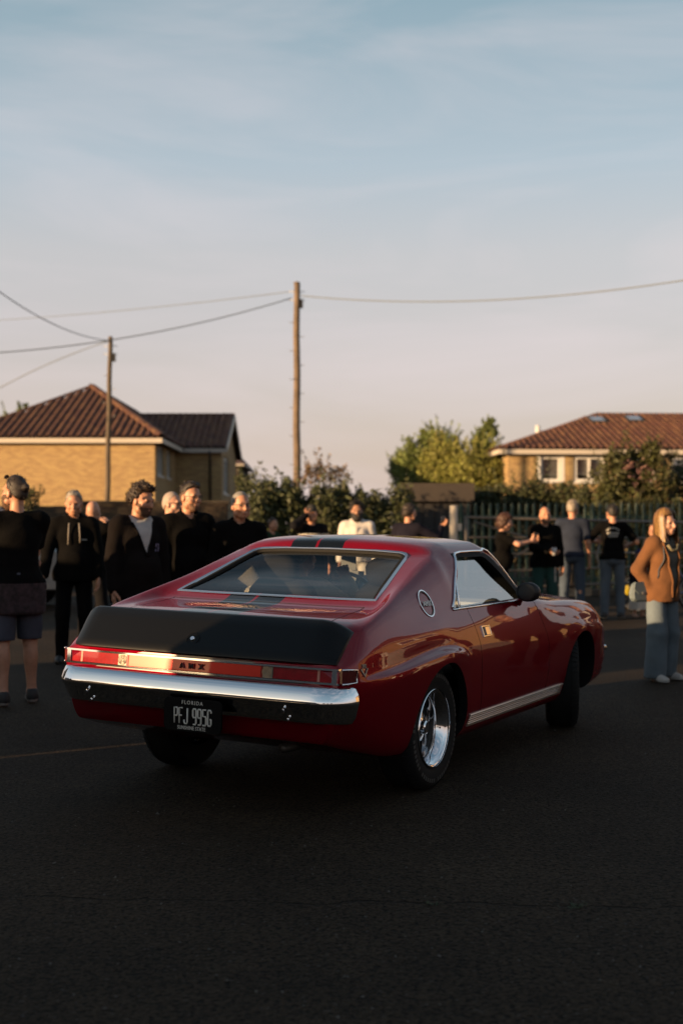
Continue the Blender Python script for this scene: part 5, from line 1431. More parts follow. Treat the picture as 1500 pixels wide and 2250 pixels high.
    if shirt:
        m = front_v(Vt, Ft, shirt[1], shirt[2])
        link({'tee': 't_shirt'}.get(kind, kind), mesh(kind, Vt, Ft[~m], mats_t, mit[~m]), t)
        link('shirt', mesh('shirt', Vt-np.array((0, .006, 0)), Ft[m], [fabric('shirt_%.2f_%.2f' % (shirt[0][0], shirt[0][2]), shirt[0])]), t)
        bv = BVHTree.FromPolygons([Vector(v) for v in Vt], [tuple(int(a) for a in q) for q in Ft])
        for sg in (-1, 1):
            pp = []
            for k in range(9):
                z = (shirt[2]+(1.45-shirt[2])*k/8)*s; xx = sg*(shirt[1]*np.clip((z/s-shirt[2])/(1.47-shirt[2]), 0, 1)+.004)*s
                l, n_, i_, d_ = bv.ray_cast(Vector((xx, 1, z)), Vector((0, -1, 0)))
                if l is not None: pp.append(tuple(l+Vector((0, .003, 0))))
            if len(pp) > 2: link('lapel', MB().tube(pp, .016, 6, flat=.5).mesh('lapel', [tm], True), t)
    else: link({'tee': 't_shirt'}.get(kind, kind), mesh(kind, Vt, Ft, mats_t, mit), t)
    if bottom:
        bk, bc = bottom[0], bottom[1]
        bm_ = bottom[2] if len(bottom) > 2 else fabric('%s_%.3f_%.3f_%.3f' % ((bk,)+tuple(bc)), bc)
        lp = []
        zlow = {'trousers': .035, 'jeans': .035, 'shorts': .50}[bk]
        for nm in 'LR':
            hp_, k, a = J['hip'+nm], J['knee'+nm], J['ank'+nm]
            if bk == 'shorts': lp += [('c', hp_, k+(k-hp_)*.0, .094*s*(.6+.4*g), .088*s)]
            else: lp += [('c', hp_, k, .088*s*(.6+.4*g), .066*s*legw), ('c', k, a+T((0, .0, -.04 if not seated else 0)), .066*s*legw, .056*s*legw**1.6)]
        pv = [torso[0], ('e', T((0, -.03, .92)), T((.135*wid, .092*g, .09)), None)]
        f = Field(lp+pv, min(h, .016))
        for p in pv: f.add(p, .03, .012)
        for p in lp: f.add(p, .022, .008)
        f.noise(.004, 20, seed+9, (1, 1, 1.6)); f.noise(.002, 55, seed+3)
        if not seated: f.clip(lambda X, Y, Z: np.maximum(zlow*s-Z, Z-1.06*s)+0*X+0*Y)
        Vb, Fb = f.mesh(); link(bk, mesh(bk, Vb, Fb, [bm_]), t)
    if not seated or True:
        shm = mat('shoe_%.2f_%.2f_%.2f' % tuple(shoe), shoe, .6, var=.1); som = mat('sole_%.2f' % sole[0], sole, .7)
        for nm in 'LR':
            a, to = J['ank'+nm], J['toe'+nm]
            bz = 0.0 if not seated else a[2]-.085*s
            fp = [('c', a+T((0, -.025, -.03)), to+T((0, -.03, .0)), .043*s, .040*s), ('c', to+T((0, -.06, .004)), to+T((0, .02, -.002)), .042*s, .034*s), ('c', a+T((0, -.02, .0)), a+T((0, -.02, -.04)), .046*s, .046*s)]
            f = Field(fp, .010)
            for p in fp: f.add(p, .02)
            f.clip(lambda X, Y, Z: np.maximum(bz+.004-Z, Z-(bz+.115*s))+0*X+0*Y)
            Vs, Fs = f.mesh(); so = (Vs[Fs].mean(1)[:, 2]-bz < .030*s).astype(int)
            link('shoe', mesh('shoe', Vs, Fs, [shm, som], so), t)
    # --- hair, beard, spectacles, cap
    hm = mat('hair_%.3f_%.3f_%.3f' % tuple(haircol), haircol, .55, var=.35, vscale=60, bump=.5, bscale=120)
    def hl(V): return (np.array(V)-hc)@Rh/hs
    def hairfield(o, line, amp, fr, extra=()):
        ps = moved([('e', (0, -.012, .022), (.074+o, .096+o, .102+o)), ('e', (0, -.03, -.02), (.066+o, .075+o, .085+o))]+list(extra), Rh, hc, hs)
        f = Field(ps, .0085)
        for p in ps: f.add(p, .02)
        f.noise(amp, fr, seed+2)
        def fn(X, Y, Z):
            x, y, z = X-hc[0], Y-hc[1], Z-hc[2]
            lx, ly, lz = [(Rh[0][i]*x+Rh[1][i]*y+Rh[2][i]*z)/hs for i in range(3)]
            L_ = line(lx, ly, lz)
            s_F = np.maximum(f.F+(o*.95*np.exp(np.clip(L_, -1, 0)/.016)).astype(np.float32), L_)
            return s_F
        f.clip(fn); return f.mesh()
    lines = {'short': lambda x, y, z: (-.062+.068*np.clip((y+.075)/.06, 0, 1)+.080*np.clip((y-.005)/.05, 0, 1)+.5*np.clip(np.abs(x)-.040, 0, .03)*np.clip(y/.03, 0, 1))-z,
             'quiff': lambda x, y, z: (.02+.02*np.clip((y+.05)/.06, 0, 1)+.045*np.clip((y-.005)/.05, 0, 1))-z,
             'bald': lambda x, y, z: 1+0*(x+y+z)}
    if hair in ('short', 'buzz', 'curly', 'tied', 'quiff'):
        o, am, fr = {'short': (.013, .0045, 110), 'buzz': (.006, .0015, 140), 'curly': (.028, .017, 120), 'tied': (.010, .002, 60), 'quiff': (.016, .004, 80)}[hair]
        ex = []
        if hair == 'quiff': ex = [('e', (0, .03, .10), (.06, .06, .035))]
        if hair == 'curly': ex = [('e', (.02, .03, .10), (.07, .07, .045)), ('e', (0, -.07, .0), (.06, .05, .09))]
        if hair == 'tied': ex = [('e', (0, -.115, .04), (.03, .03, .03))]
        Vh, Fh = hairfield(o, lines.get(hair, lines['short']), am, fr, ex)
        if hair == 'quiff':
            V2, F2 = hairfield(.005, lines['short'], .001, 120); link('hair_sides', mesh('hair_sides', V2, F2, [mat('hair_fade', (.10, .055, .035), .7, var=.3, vscale=80)]), t)
        link('hair', strands('hair', Vh, Fh, hm, *{'short': (700, .016, .5), 'buzz': (0, 0, 0), 'curly': (1700, .026, .9), 'tied': (260, .02, .4), 'quiff': (700, .02, .5)}[hair], hc), t)
    elif hair == 'long':
        ex = [('c', (q*.075, -.01, .03), (q*.098, .01, -.20), .028, .016) for q in (-1, 1)]+[('c', (q*.06, -.05, .0), (q*.075, -.05, -.24), .04, .02) for q in (-1, 1)]+[('e', (0, -.055, -.06), (.08, .055, .15)), ('c', (-.03, .085, .085), (.045, .082, .07), .022, .016)]
        Vh, Fh = hairfield(.010, lambda x, y, z: (-.09+.165*np.clip((y+.01)/.07, 0, 1))-z, .001, 60, [])
        r = np.random.default_rng(seed); VV = [Vh]; FF = [tuple(int(a) for a in q) for q in Fh]; n0 = len(Vh)
        for k in range(620):                          # straight locks that follow the head and then hang
            ph = r.uniform(-math.pi, math.pi); front = abs(ph) < .95; o = r.uniform(.006, .030); pm = 1.05 if front else 1.62
            P = [np.array((math.sin(p)*math.sin(ph)*(.074+o), math.sin(p)*math.cos(ph)*(.096+o)-.012, math.cos(p)*(.102+o)+.022)) for p in np.linspace(.1, pm, 6)]
            if not front:
                L = r.uniform(.13, .23)
                for q in np.linspace(.25, 1, 4): P.append(P[5]+np.array((math.sin(ph)*.012*q, .020*q*(abs(ph) < 2.0), -L*q)))
            else: P = [p+np.array((.02*np.sign(math.sin(ph)+.3)*i/5, 0, 0)) for i, p in enumerate(P)]
            w = r.uniform(.003, .006); tx = np.array((math.cos(ph), -math.sin(ph), 0)); m = len(P)
            Q = np.concatenate([np.stack([p-tx*w*(1 if i < m-1 else .3), p+tx*w*(1 if i < m-1 else .3)]) for i, p in enumerate(P)])
            VV.append((Rh@(Q*hs).T).T+hc); FF += [(n0+2*i, n0+2*i+1, n0+2*i+3, n0+2*i+2) for i in range(m-1)]; n0 += 2*m
        link('hair', mesh('hair', np.concatenate(VV), FF, [mat('hair_long', haircol, .45, var=.3, vscale=40, island=.45)]), t)
    elif hair == 'bob':
        ex = [('e', (0, -.04, -.04), (.092, .08, .10)), ('c', (q*.07, .0, .03), (q*.085, .01, -.08), .03, .02) if False else ('e', (0, .02, .09), (.07, .07, .04))]
        Vh, Fh = hairfield(.024, lambda x, y, z: (-.11+.165*np.clip((y+.01)/.06, 0, 1))-z, .008, 80, ex); link('hair', strands('hair', Vh, Fh, hm, 900, .035, .6, hc, True), t)
    if beard is not None:
        bmt = mat('beard_%.3f_%.3f' % (beard[0], beard[1]), beard[:3], .7, var=.3, vscale=80, bump=.5, bscale=150); bo = beard[3] if len(beard) > 3 else .006
        ps = moved([('e', (0, .018, -.035), (.064+bo, .078+bo, .088+bo)), ('e', (0, .055, -.098), (.036+bo*1.4, .034+bo*1.4, .026+bo*2))], Rh, hc, hs); f = Field(ps, .0075)
        for p in ps: f.add(p, .018)
        f.noise(.002, 120, seed)
        f.add(moved([('c', (-.017, .11, -.069), (.017, .11, -.069), .011, .011)], Rh, hc, hs)[0], .004, cut=True)
        def fn(X, Y, Z):
            x, y, z = X-hc[0], Y-hc[1], Z-hc[2]; lx, ly, lz = [(Rh[0][i]*x+Rh[1][i]*y+Rh[2][i]*z)/hs for i in range(3)]
            return np.maximum(lz+.050-.9*np.clip(np.abs(lx)-.035, 0, .03), -.005-ly)
        f.clip(fn); Vb, Fb = f.mesh(); link('beard', strands('beard', Vb, Fb, bmt, 350 if bo > .005 else 0, .014, .6, hc, True), t)
    def HM(): 
        M = Matrix.Identity(4)
        for i in range(3):
            for j in range(3): M[i][j] = Rh[i][j]*hs
            M[i][3] = hc[i]
        return M
    if glasses:
        up = .085 if glasses == 'on_head' else .0
        b = MB(); yy = .100
        for q in (-1, 1):
            ring = [(q*.033+.023*math.cos(a), yy, .001+.018*math.sin(a)) for a in np.linspace(0, 6.283, 17)[:-1]]
            b.tube(ring, .0026, 6, closed=True); b.tube([(q*.056, yy, .006), (q*.082, .02, .006), (q*.082, -.02, -.004)], .0022, 6)
        b.tube([(-.011, yy, .004), (.011, yy, .004)], .0022, 6)
        if glasses in ('sun', 'on_head'):
            for q in (-1, 1): b.add([(q*.033+.022*math.cos(a), yy+.001, .001+.017*math.sin(a)) for a in np.linspace(0, 6.283, 17)[:-1]], [tuple(range(16))])
        M = HM()
        if glasses == 'on_head': M = M @ Matrix.Translation((0, -.022, .062)) @ Matrix.Rotation(.55, 4, 'X')
        link('sunglasses' if glasses != 'clear' else 'spectacles', b.mesh('specs', [BLACK], True), t, M)
    if cap:
        cm = fabric('cap_%.2f' % cap[0], cap)
        Vh, Fh = hairfield(.017, lambda x, y, z: .045-.02*np.clip(-y/.08, 0, 1)-z, .0, 10)
        co = link('cap', mesh('cap', Vh, Fh, [cm]), t)
        b = MB(); pv = []
        for k in range(9):
            a = math.pi*k/8
            pv.append((.072*math.cos(a), .075+.085*math.sin(a), .052-.022*math.sin(a)))
        b.add(pv+[(x, y, z+.006) for x, y, z in pv], [tuple(range(9))[::-1], tuple(range(9, 18))]+[(i, i+1, 10+i, 9+i) for i in range(8)])
        link('cap_visor', b.mesh('visor', [cm], True), t, HM())
    if extras: extras(hi)
    return hi
def W(hi, p):                                        # a point of a person's frame in the world
    return hi['t'].matrix_basis @ Vector([float(a) for a in p])
# ------------------------------------------------------------------ the crowd
def pl(u, Y): return (wx(u, Y), Y, 0)
BLK = (.0042, .0040, .0042); JEAN = (.050, .075, .115)
DENIM = mat('denim', (.045, .070, .110), .85, var=.30, vscale=4, bump=.4, bscale=160); DENIM2 = mat('denim_pale', (.085, .115, .15), .85, var=.35, vscale=3.5, bump=.4, bscale=160)
def decal(hi, garment, side, rects, m, name):
    """flat print laid on a garment: rects (x, z, w, h) in metres on the chest (side 1) or the back (side -1)"""
    g = [c for c in hi['t'].children if c.name.split('.')[0] == garment][0]; me = g.data
    bv = BVHTree.FromPolygons([v.co.copy() for v in me.vertices], [tuple(p.vertices) for p in me.polygons]); V = []; F = []
    for x, z, w, h in rects:
        q = []
        for a, b in ((-.5, -.5), (.5, -.5), (.5, .5), (-.5, .5)):
            l, n, i, d = bv.ray_cast(Vector((x+a*w, side*1.0, z+b*h)), Vector((0, -side, 0)))
            if l is None: break
            q.append(l+Vector((0, side*.004, 0)))
        if len(q) == 4: k = len(V); V += q; F.append((k, k+1, k+2, k+3))
    if F: return link(name, mesh(name, V, F, [m], smooth=False), hi['t'])
def held(name, label, cat, hi, lr, builder, off=(0, 0, 0), rz=0.):
    p = W(hi, hi['J']['palm'+lr])+Vector(off); t = thing(name, label, cat, tuple(p), rz); builder(t); return t
FLORAL = mat('floral_print', (.035, .018, .022), .9, var=.9, vscale=28, detail=2)
def floral(V, F, tm):
    return [tm, FLORAL], (V[F].mean(1)[:, 2] < .945).astype(int)
PRINT = mat('print_white', (.42, .40, .36), .8)

h = human('man in black t-shirt and grey shorts seen from behind at the left edge', pl(38, 10.2), math.radians(-152), 1.805, 1.16, 0, headyaw=.55, headpitch=.05, hair='tied', haircol=(.022, .013, .008), beard=(.10, .045, .02, .014),
      top=('tee', BLK, fabric('black_tee', BLK), floral), sleeve=.78, hem=.70, bottom=('shorts', (.075, .08, .105)), shoe=(.012, .012, .014), sole=(.42, .40, .38), glasses='on_head',
      larm=((.10, .22, 1.10), (-.8, -.1, -.5)), rarm=((-.06, .25, 1.14), (.8, -.1, -.5)), stance=.06, h=.014, seed=1)
h = human('grey haired man in black jacket with pale drawstrings, hand holding a small bottle', pl(163, 13.4), math.radians(12), 1.785, 1.08, 0, headyaw=-.05, headpitch=-.18, hair='short', haircol=(.32, .29, .25),
      top=('jacket', BLK), hem=.84, bottom=('trousers', BLK), hood=True, larm=((-.25, .10, .80), (-.6, -.6, 0)), rarm=((.30, .14, .90), (.8, -.6, 0)), seed=2)
b = MB(); b.tube([(-.05, .135, 1.44), (-.055, .155, 1.36), (-.06, .158, 1.24)], .006, 5); b.tube([(.05, .135, 1.44), (.055, .155, 1.36), (.06, .158, 1.22)], .006, 5)
b.build('drawstring', [mat('cord_pale', (.35, .31, .27), .8)], h['t'], True)
decal(h, 'jacket', 1, [(-.10, 1.27, .06, .012)], PRINT, 'chest_logo')
def bottle(t):
    b = MB(); b.lathe([(0, 0), (.03, 0), (.031, .10), (.013, .14), (.013, .18), (0, .18)], 2, 12, (0, 0, -.12)); b.build('bottle_body', [mat('brown_glass', (.10, .05, .015), .1, coat=1)], t, True)
held('bottle', 'small brown bottle held low by the grey haired man with drawstrings', 'bottle', h, 'R', bottle)
h = human('man with shaved head turned away behind the grey haired man', pl(203, 15.2), math.radians(165), 1.71, 1.05, 3, hair='bald', top=('jacket', BLK), rarm=((.12, .25, 1.50), (.9, .1, -.6)), seed=3)
h = human('curly haired bearded man in black zip jacket over a white shirt', pl(303, 11.0), math.radians(38), 1.76, 1.18, 1, headyaw=.35, headpitch=-.22, hair='curly', haircol=(.030, .015, .008), beard=(.10, .042, .018, .010),
      top=('jacket', (.010, .008, .008)), hem=.80, shirt=((.55, .53, .52), .105, 1.16), bottom=('trousers', (.03, .018, .014)), seed=4, h=.014)
decal(h, 'jacket', 1, [(-.12, 1.24, .05, .03), (-.145, 1.205, .03, .035), (-.10, 1.20, .02, .02)], mat('print_lilac', (.20, .18, .30), .8), 'chest_logo')
MB().tube([(.0, .150, 1.19), (.0, .156, 1.13)], .006, 5).build('zip_pull', [STEEL], h['t'])
h = human('bald man in dark glasses half hidden between the curly man and the man in spectacles', pl(373, 13.6), math.radians(62), 1.775, 1.0, 3, headyaw=.1, hair='buzz', haircol=(.40, .32, .27), glasses='sun', top=('jacket', BLK), seed=5)
h = human('young man with dark quiff and spectacles in a black jumper', pl(413, 11.5), math.radians(26), 1.80, 1.08, 0, headyaw=.35, headpitch=-.08, hair='quiff', haircol=(.020, .012, .008), glasses='clear', beard=(.16, .085, .05, .003),
      top=('jumper', BLK), bottom=('trousers', BLK), collar=True, seed=6, h=.014)
h = human('older man with cropped grey hair and spectacles in a black coat beside the car roof', pl(526, 11.4), math.radians(14), 1.71, 1.05, 0, headyaw=.25, hair='buzz', haircol=(.26, .24, .21), glasses='clear', top=('jacket', BLK), hem=.80, collar=True, seed=7, h=.014)
h = human('distant onlooker in a dark green top just right of the older man in spectacles', pl(597, 24), math.radians(50), 1.575, .95, 0, hair='short', haircol=(.05, .03, .02), top=('tee', (.02, .05, .025)), sleeve=.7, seed=8, h=.022)
h = human('small distant onlooker in black between the drawstring man and the curly man', pl(236, 23), math.radians(-20), 1.57, .95, 0, hair='short', haircol=(.04, .025, .015), top=('jumper', BLK), seed=9, h=.022)
def sport(V, F, tm):
    c = V[F].mean(1); k = np.zeros(len(F), int); k[(c[:, 2] > 1.27) & (c[:, 2] < 1.345) & (c[:, 1] > .0)] = 1; k[(np.abs(c[:, 0]) > .36)] = 2; return [tm, PRINT, fabric('red_sleeve', (.28, .012, .02))], k
h = human('man in black, white and red sports jacket shading his eyes under a cap', pl(684, 19), math.radians(8), 1.73, 1.05, 0, headyaw=-.1, hair='short', haircol=(.03, .02, .01), cap=(.05, .05, .05), top=('jacket', (.010, .010, .012), fabric('sport_black', (.010, .010, .012)), sport),
      rarm=((.10, .17, 1.62), (.7, .15, -.7), (0, -1, 0)), seed=10)
h = human('bearded man in white zip hoodie and pale trousers beyond the car roof', pl(784, 19), 0, 1.775, 1.12, 2, hair='curly', haircol=(.010, .008, .007), beard=(.012, .009, .008, .022), top=('hoodie', (.72, .68, .64)), hood=True, bottom=('trousers', (.60, .56, .50)), shoe=(.5, .5, .5), sole=(.5, .5, .5), seed=11)
MB().tube([(0, .142, 1.42), (0, .150, 1.30), (0, .150, 1.0)], .006, 5).build('zip', [STEEL], h['t'])
h = human('man in navy jumper seen from behind raising a phone in his right hand', pl(896, 18), math.radians(148), 1.735, 1.05, 0, headyaw=-.25, hair='short', haircol=(.03, .018, .012), top=('jumper', (.014, .013, .022)), bottom=('trousers', BLK), rarm=((.36, .34, 1.44), (.6, -.2, -.8), (0, -1, 0)), seed=12)
def phone(t): MB().box((-.037, -.005, -.075), (.037, .005, .075)).build('phone_body', [mat('phone_black', (.01, .01, .012), .2, coat=1)], t)
held('phone', 'dark phone held up by the man in navy', 'phone', h, 'R', phone, (0, 0, .03), .4)
h = human('woman with auburn bob in black t-shirt lifting a phone with both hands', pl(1102, 18.5), math.radians(84), 1.60, 1.1, 3, female=True, headpitch=-.15, hair='bob', haircol=(.060, .020, .008), top=('tee', BLK), sleeve=.72, bottom=('trousers', BLK),
      larm=((-.06, .46, 1.36), (-.9, -.1, -.7), (.8, 0, .2)), rarm=((.08, .46, 1.34), (.9, -.1, -.7), (-.8, 0, .2)), seed=13)
held('phone', 'dark phone lifted by the auburn haired woman', 'phone', h, 'R', phone, (0, 0, .03), .2)
h = human('bald man in black sweater holding a plastic cup, teal trousers with white side stripe', pl(1195, 19), math.radians(8), 1.71, 1.22, 0, hair='bald', beard=(.20, .10, .06, .003), top=('jumper', BLK), hem=.86, collar=True, bottom=('trousers', (.030, .075, .068)), legw=1.15,
      rarm=((.02, .27, 1.10), (.9, -.3, -.5), (-.6, .2, .1)), seed=14)
decal(h, 'trousers', 1, [(-.135, .78, .03, .12), (-.135, .66, .03, .10)], PRINT, 'side_stripe')
def cup(t):
    b = MB(); b.lathe([(0, -.055), (.028, -.055), (.038, .055), (.036, .055), (.026, -.05)], 2, 16); b.build('cup_wall', [mat('cup_plastic', (.45, .45, .47), .2, coat=1)], t, True)
    b = MB(); b.lathe([(0, .01), (.032, .01)], 2, 16); b.build('drink', [mat('drink', (.02, .015, .01), .1)], t, True)
held('cup', 'clear plastic cup of dark drink in the bald man\'s hand', 'cup', h, 'R', cup, (0, -.03, .02))
h = human('grey haired man in navy t-shirt and jeans seen from behind', pl(1256, 20), math.radians(166), 1.84, 1.12, 0, headyaw=-.2, hair='short', haircol=(.34, .29, .23), top=('tee', (.028, .036, .060)), sleeve=.85, hem=.92, bottom=('jeans', JEAN, DENIM), seed=15)
h = human('dark haired man in black printed t-shirt and jeans seen from behind, holding a pale strip', pl(1345, 19.9), math.radians(170), 1.765, 1.1, 0, headyaw=.3, hair='short', haircol=(.012, .009, .007), top=('tee', BLK), sleeve=.85, hem=.92, bottom=('jeans', JEAN, DENIM2), shoe=(.015, .015, .015), sole=(.35, .33, .3),
      larm=((-.26, .22, 1.20), (-.7, -.6, -.4)), rarm=((.26, .25, 1.14), (.7, -.6, -.4)), stance=.05, seed=16)
rc = []
for k in range(9):
    a = math.radians(-50+100*k/8); rc.append((.115*math.sin(a), 1.30+.10*math.cos(a)-.005*(k % 2), .018, .022))
for k in range(5): rc.append((-.075+.037*k, 1.315, .026, .034))
for k in range(4): rc.append((-.055+.037*k, 1.272, .024, .030))
decal(h, 't_shirt', -1, rc, PRINT, 'back_print')
def strip_b(t):
    r = np.random.default_rng(4); V = []
    for k in range(9):
        z = -.05*k; x = .02*math.sin(k*1.1); V += [(x-.018, .012*math.sin(k), z), (x+.018, .012*math.cos(k), z)]
    MB().add(V, [(2*k, 2*k+1, 2*k+3, 2*k+2) for k in range(8)]).build('cloth_strip', [mat('strip_white', (.55, .52, .48), .8, var=.2)], t, True)
held('lanyard', 'pale strip hanging from the left hand of the man in printed black', 'lanyard', h, 'L', strip_b)
# the woman at the right edge
SUEDE = mat('suede', (.165, .066, .020), .95, var=.22, vscale=7, bump=.4, bscale=120)
h = human('woman with long blonde highlights in tan suede jacket and wide jeans, right edge', pl(1452, 11.8), math.radians(32), 1.545, 1.06, 3, female=True, headyaw=.05, headpitch=-.04, headroll=.10, hair='long', haircol=(.24, .125, .045), top=('jacket', (.34, .125, .032), SUEDE), hem=.83,
      shirt=((.12, .115, .10), .10, .80), bottom=('jeans', JEAN, mat('denim_light', (.125, .165, .20), .85, var=.35, vscale=3.5, bump=.4, bscale=160)), legw=1.48, shoe=(.50, .47, .44), sole=(.5, .48, .45), rarm=((.150, -.005, .95), (.9, -.8, .0)), larm=((-.150, -.005, .95), (-.9, -.9, .0)), lean=.06, h=.013, seed=17, stance=.05)
MB().tube([(.06, .135, 1.235), (.03, .150, 1.19), (-.03, .152, 1.19), (-.07, .135, 1.24)], .014, 6).build('collar', [mat('collar_olive', (.22, .19, .11), .9)], h['t'], True)
hb = W(h, (.22, -.05, .82))
t = thing('handbag', 'pale blue handbag hanging at the hip of the woman in suede', 'handbag', (hb.x, hb.y, hb.z), .5)
BAGM = mat('bag_blue', (.15, .195, .215), .6, var=.15)
b = MB(); b.prism([(-.085, .075), (-.115, -.02), (-.105, -.085), (-.06, -.10), (.06, -.10), (.105, -.085), (.115, -.02), (.085, .075)], 1, -.035, .035); bo = b.build('bag', [BAGM], t); bo.modifiers.new('soft', 'BEVEL').width = .02
b = MB(); b.prism([(-.088, .082), (-.10, .02), (-.05, -.025), (.05, -.025), (.10, .02), (.088, .082)], 1, -.044, -.034); b.build('flap', [BAGM], t); MB().box((-.012, -.05, -.03), (.012, -.044, -.008)).build('clasp', [STEEL], t)
jk = [c for c in h['t'].children if c.name.startswith('jacket')][0].data; bv = BVHTree.FromPolygons([v.co.copy() for v in jk.vertices], [tuple(p.vertices) for p in jk.polygons]); pts = []
for k in range(11):
    q = k/10; l, n_, i_, d_ = bv.ray_cast(Vector((.085+.055*q, 1, 1.235-.30*q)), Vector((0, -1, 0)))
    if l is not None: pts.append(l+Vector((0, .004, 0)))
R_ = Matrix.Rotation(-.5, 4, 'Z')
MB().tube([R_ @ (W(h, p)-Vector(t.location)) for p in pts], .010, 6, flat=.4).build('strap', [mat('strap_navy', (.03, .035, .05), .6)], t, True)
h = human('child in a white skirt beside the woman in suede', pl(1402, 20.3), math.radians(20), 1.02, 1.0, 0, female=True, hair='short', haircol=(.06, .035, .02), cap=(.03, .05, .20), top=('jumper', (.012, .012, .02)), hem=.86, bottom=None, shoe=(.55, .32, .22), sole=(.4, .25, .18), seed=18, h=.014)
s = h['s']; b = MB(); n = 28; V = []
for z, r in ((.98, .12), (.80, .19), (.60, .235), (.40, .27), (.22, .29)):
    for k in range(n):
        a = 2*math.pi*k/n; q = r*(1+.10*math.sin(a*7)*(1-z)); V.append((q*math.cos(a)*s, q*.75*math.sin(a)*s, z*s))
b.add(V, [(i*n+k, i*n+(k+1) % n, (i+1)*n+(k+1) % n, (i+1)*n+k) for i in range(4) for k in range(n)]); b.build('skirt', [mat('skirt_white', (.62, .55, .47), .85, var=.12, vscale=10)], h['t'], True)
h = human('distant figure in dark clothes just left of the blonde woman', pl(1436, 23), math.radians(-40), 1.46, .95, 0, hair='short', haircol=(.03, .02, .015), top=('jumper', (.02, .02, .025)), seed=19, h=.022)

# bicycle leaning by the fence, mostly hidden
t = thing('bicycle', 'bicycle with a yellow reflector parked behind the man in printed black', 'bicycle', (wx(1398, 21.3), 21.3, 0), .15)
for x in (-.0, 1.02):
    w = MB().tube([(x+.31*math.cos(a), 0, .33+.31*math.sin(a)) for a in np.linspace(0, 6.283, 33)[:-1]], .019, 8, closed=True).build('wheel', [RUBBER], t, True)
    MB().tube([(x+.285*math.cos(a), 0, .33+.285*math.sin(a)) for a in np.linspace(0, 6.283, 33)[:-1]], .011, 6, closed=True).build('rim', [STEEL], w, True)
    b = MB()
    for k in range(14): a = 2*math.pi*k/14; b.tube([(x, 0, .33), (x+.285*math.cos(a), 0, .33+.285*math.sin(a))], .0025, 4)
    b.build('spokes', [STEEL], w)
MB().ball((-.17, -.03, .38), (.05, .012, .085)).build('reflector', [mat('reflector_yellow', (.55, .42, .03), .3, coat=1)], t, True)
BL = mat('bike_blue', (.02, .03, .14), .3, coat=1); b = MB()
for p, q in (((0, 0, .33), (.10, 0, .88)), ((.10, 0, .82), (.62, 0, .85)), ((.10, 0, .72), (.52, 0, .32)), ((.62, 0, .92), (.52, 0, .32)), ((.52, 0, .32), (1.02, 0, .33)), ((.63, 0, .78), (1.02, 0, .33))): b.tube([p, q], .018, 8)
b.build('frame', [BL], t, True); b = MB(); b.tube([(.04, -.26, .98), (.10, -.1, .99), (.10, .1, .99), (.04, .26, .98)], .013, 6); b.build('handlebar', [STEEL], t, True)
b = MB(); b.ball((.64, 0, .97), (.13, .06, .03)); b.build('saddle', [BLACK], t, True)
b = MB(); b.ball((.02, -.08, .88), (.04, .05, .03)); b.build('lamp', [CHROME], t, True)

# the driver
dp = RB([(.78, .41, 0)])[0]
Mc = Matrix.Translation((CARX, CARY, 0)) @ Matrix.Rotation(math.pi/2-CARTH, 4, 'Z')
wd = Mc @ Vector(dp); gh = RB([(1.145, .235, 1.085)])[0]; gw_ = Mc @ Vector(gh)
# local frame of the driver: forward is the car's forward
drz = math.pi/2-CARTH-math.pi/2
loc = Vector((wd.x, wd.y, -.36)); inv = (Matrix.Translation(loc) @ Matrix.Rotation(drz, 4, 'Z')).inverted(); hw = inv @ gw_
h = human('driver in a cream shirt with one hand on top of the steering wheel', tuple(loc), drz-math.pi, 1.70, 1.0, 3, headpitch=-.05, hair='buzz', haircol=(.40, .34, .28), top=('jumper', (.62, .53, .40)), bottom=('trousers', BLK), seated=True, hem=.9,
      rarm=((hw.x/.955, (hw.y-.10)/.955, (hw.z-.045)/.955), (.6, -.3, -.9), (0, .6, -.8)), larm=((-.29, .30, 1.24), (-1, -.3, .35), (0, .4, -.8)), curlR=.8, seed=20, h=.014)

# ------------------------------------------------------------------ vehicles: unseen ones added on the left for shade, and the grey van
def vehicle(name, label, cat, loc, rz, prof, half, col, belt, group=None, wheels=(.75, 3.1), rw=.31):
    """side outline prof (x, z) extruded with tumblehome; windows, lamps and wheels as parts"""
    t = thing(name, label, cat, loc, rz, group); b = MB(); n = len(prof)
    P = np.array(prof); ztop = P[:, 1].max()
    rings = []
    for q in (-1, -.82, .82, 1):
        k = np.clip((P[:, 1]-belt)/(ztop-belt), 0, 1); w = half-(half*.17)*k; sh = 1 if abs(q) < 1 else .965
        c = np.array((P[:, 0].mean(), P[:, 1].mean()))
        Q = c+(P-c)*np.array((1 if abs(q) < 1 else .985, sh)); y = np.sign(q)*(w if abs(q) == 1 else w*.93)
        rings.append(np.c_[Q[:, 0], y, Q[:, 1]])
    V = np.concatenate(rings); F = [(i*n+k, (i+1)*n+k, (i+1)*n+(k+1) % n, i*n+(k+1) % n) for i in range(3) for k in range(n)]+[tuple(range(n)), tuple(3*n+k for k in range(n))[::-1]]
    m = mat('vehicle_%s' % name, col, .3, .2, coat=.8); b.add(V, F); b.build('body', [m], t, 'auto')
    for x in wheels:
        for s in (-1, 1):
            w = MB().lathe([(rw*.62, -.09), (rw, -.08), (rw, .08), (rw*.62, .09)], 1, 24, (x, s*(half-.08), rw)).build('wheel', [RUBBER], t, True)
            MB().lathe([(0, -.06), (rw*.6, -.085), (rw*.6, .085), (0, .06)], 1, 18, (x, s*(half-.08), rw)).build('hubcap', [STEEL], w, True)
    return t
VANP = [(0, .35), (0, 1.0), (.12, 1.15), (.9, 1.28), (1.45, 1.90), (1.7, 1.98), (4.7, 1.98), (4.85, 1.7), (4.9, .5), (4.8, .32)]
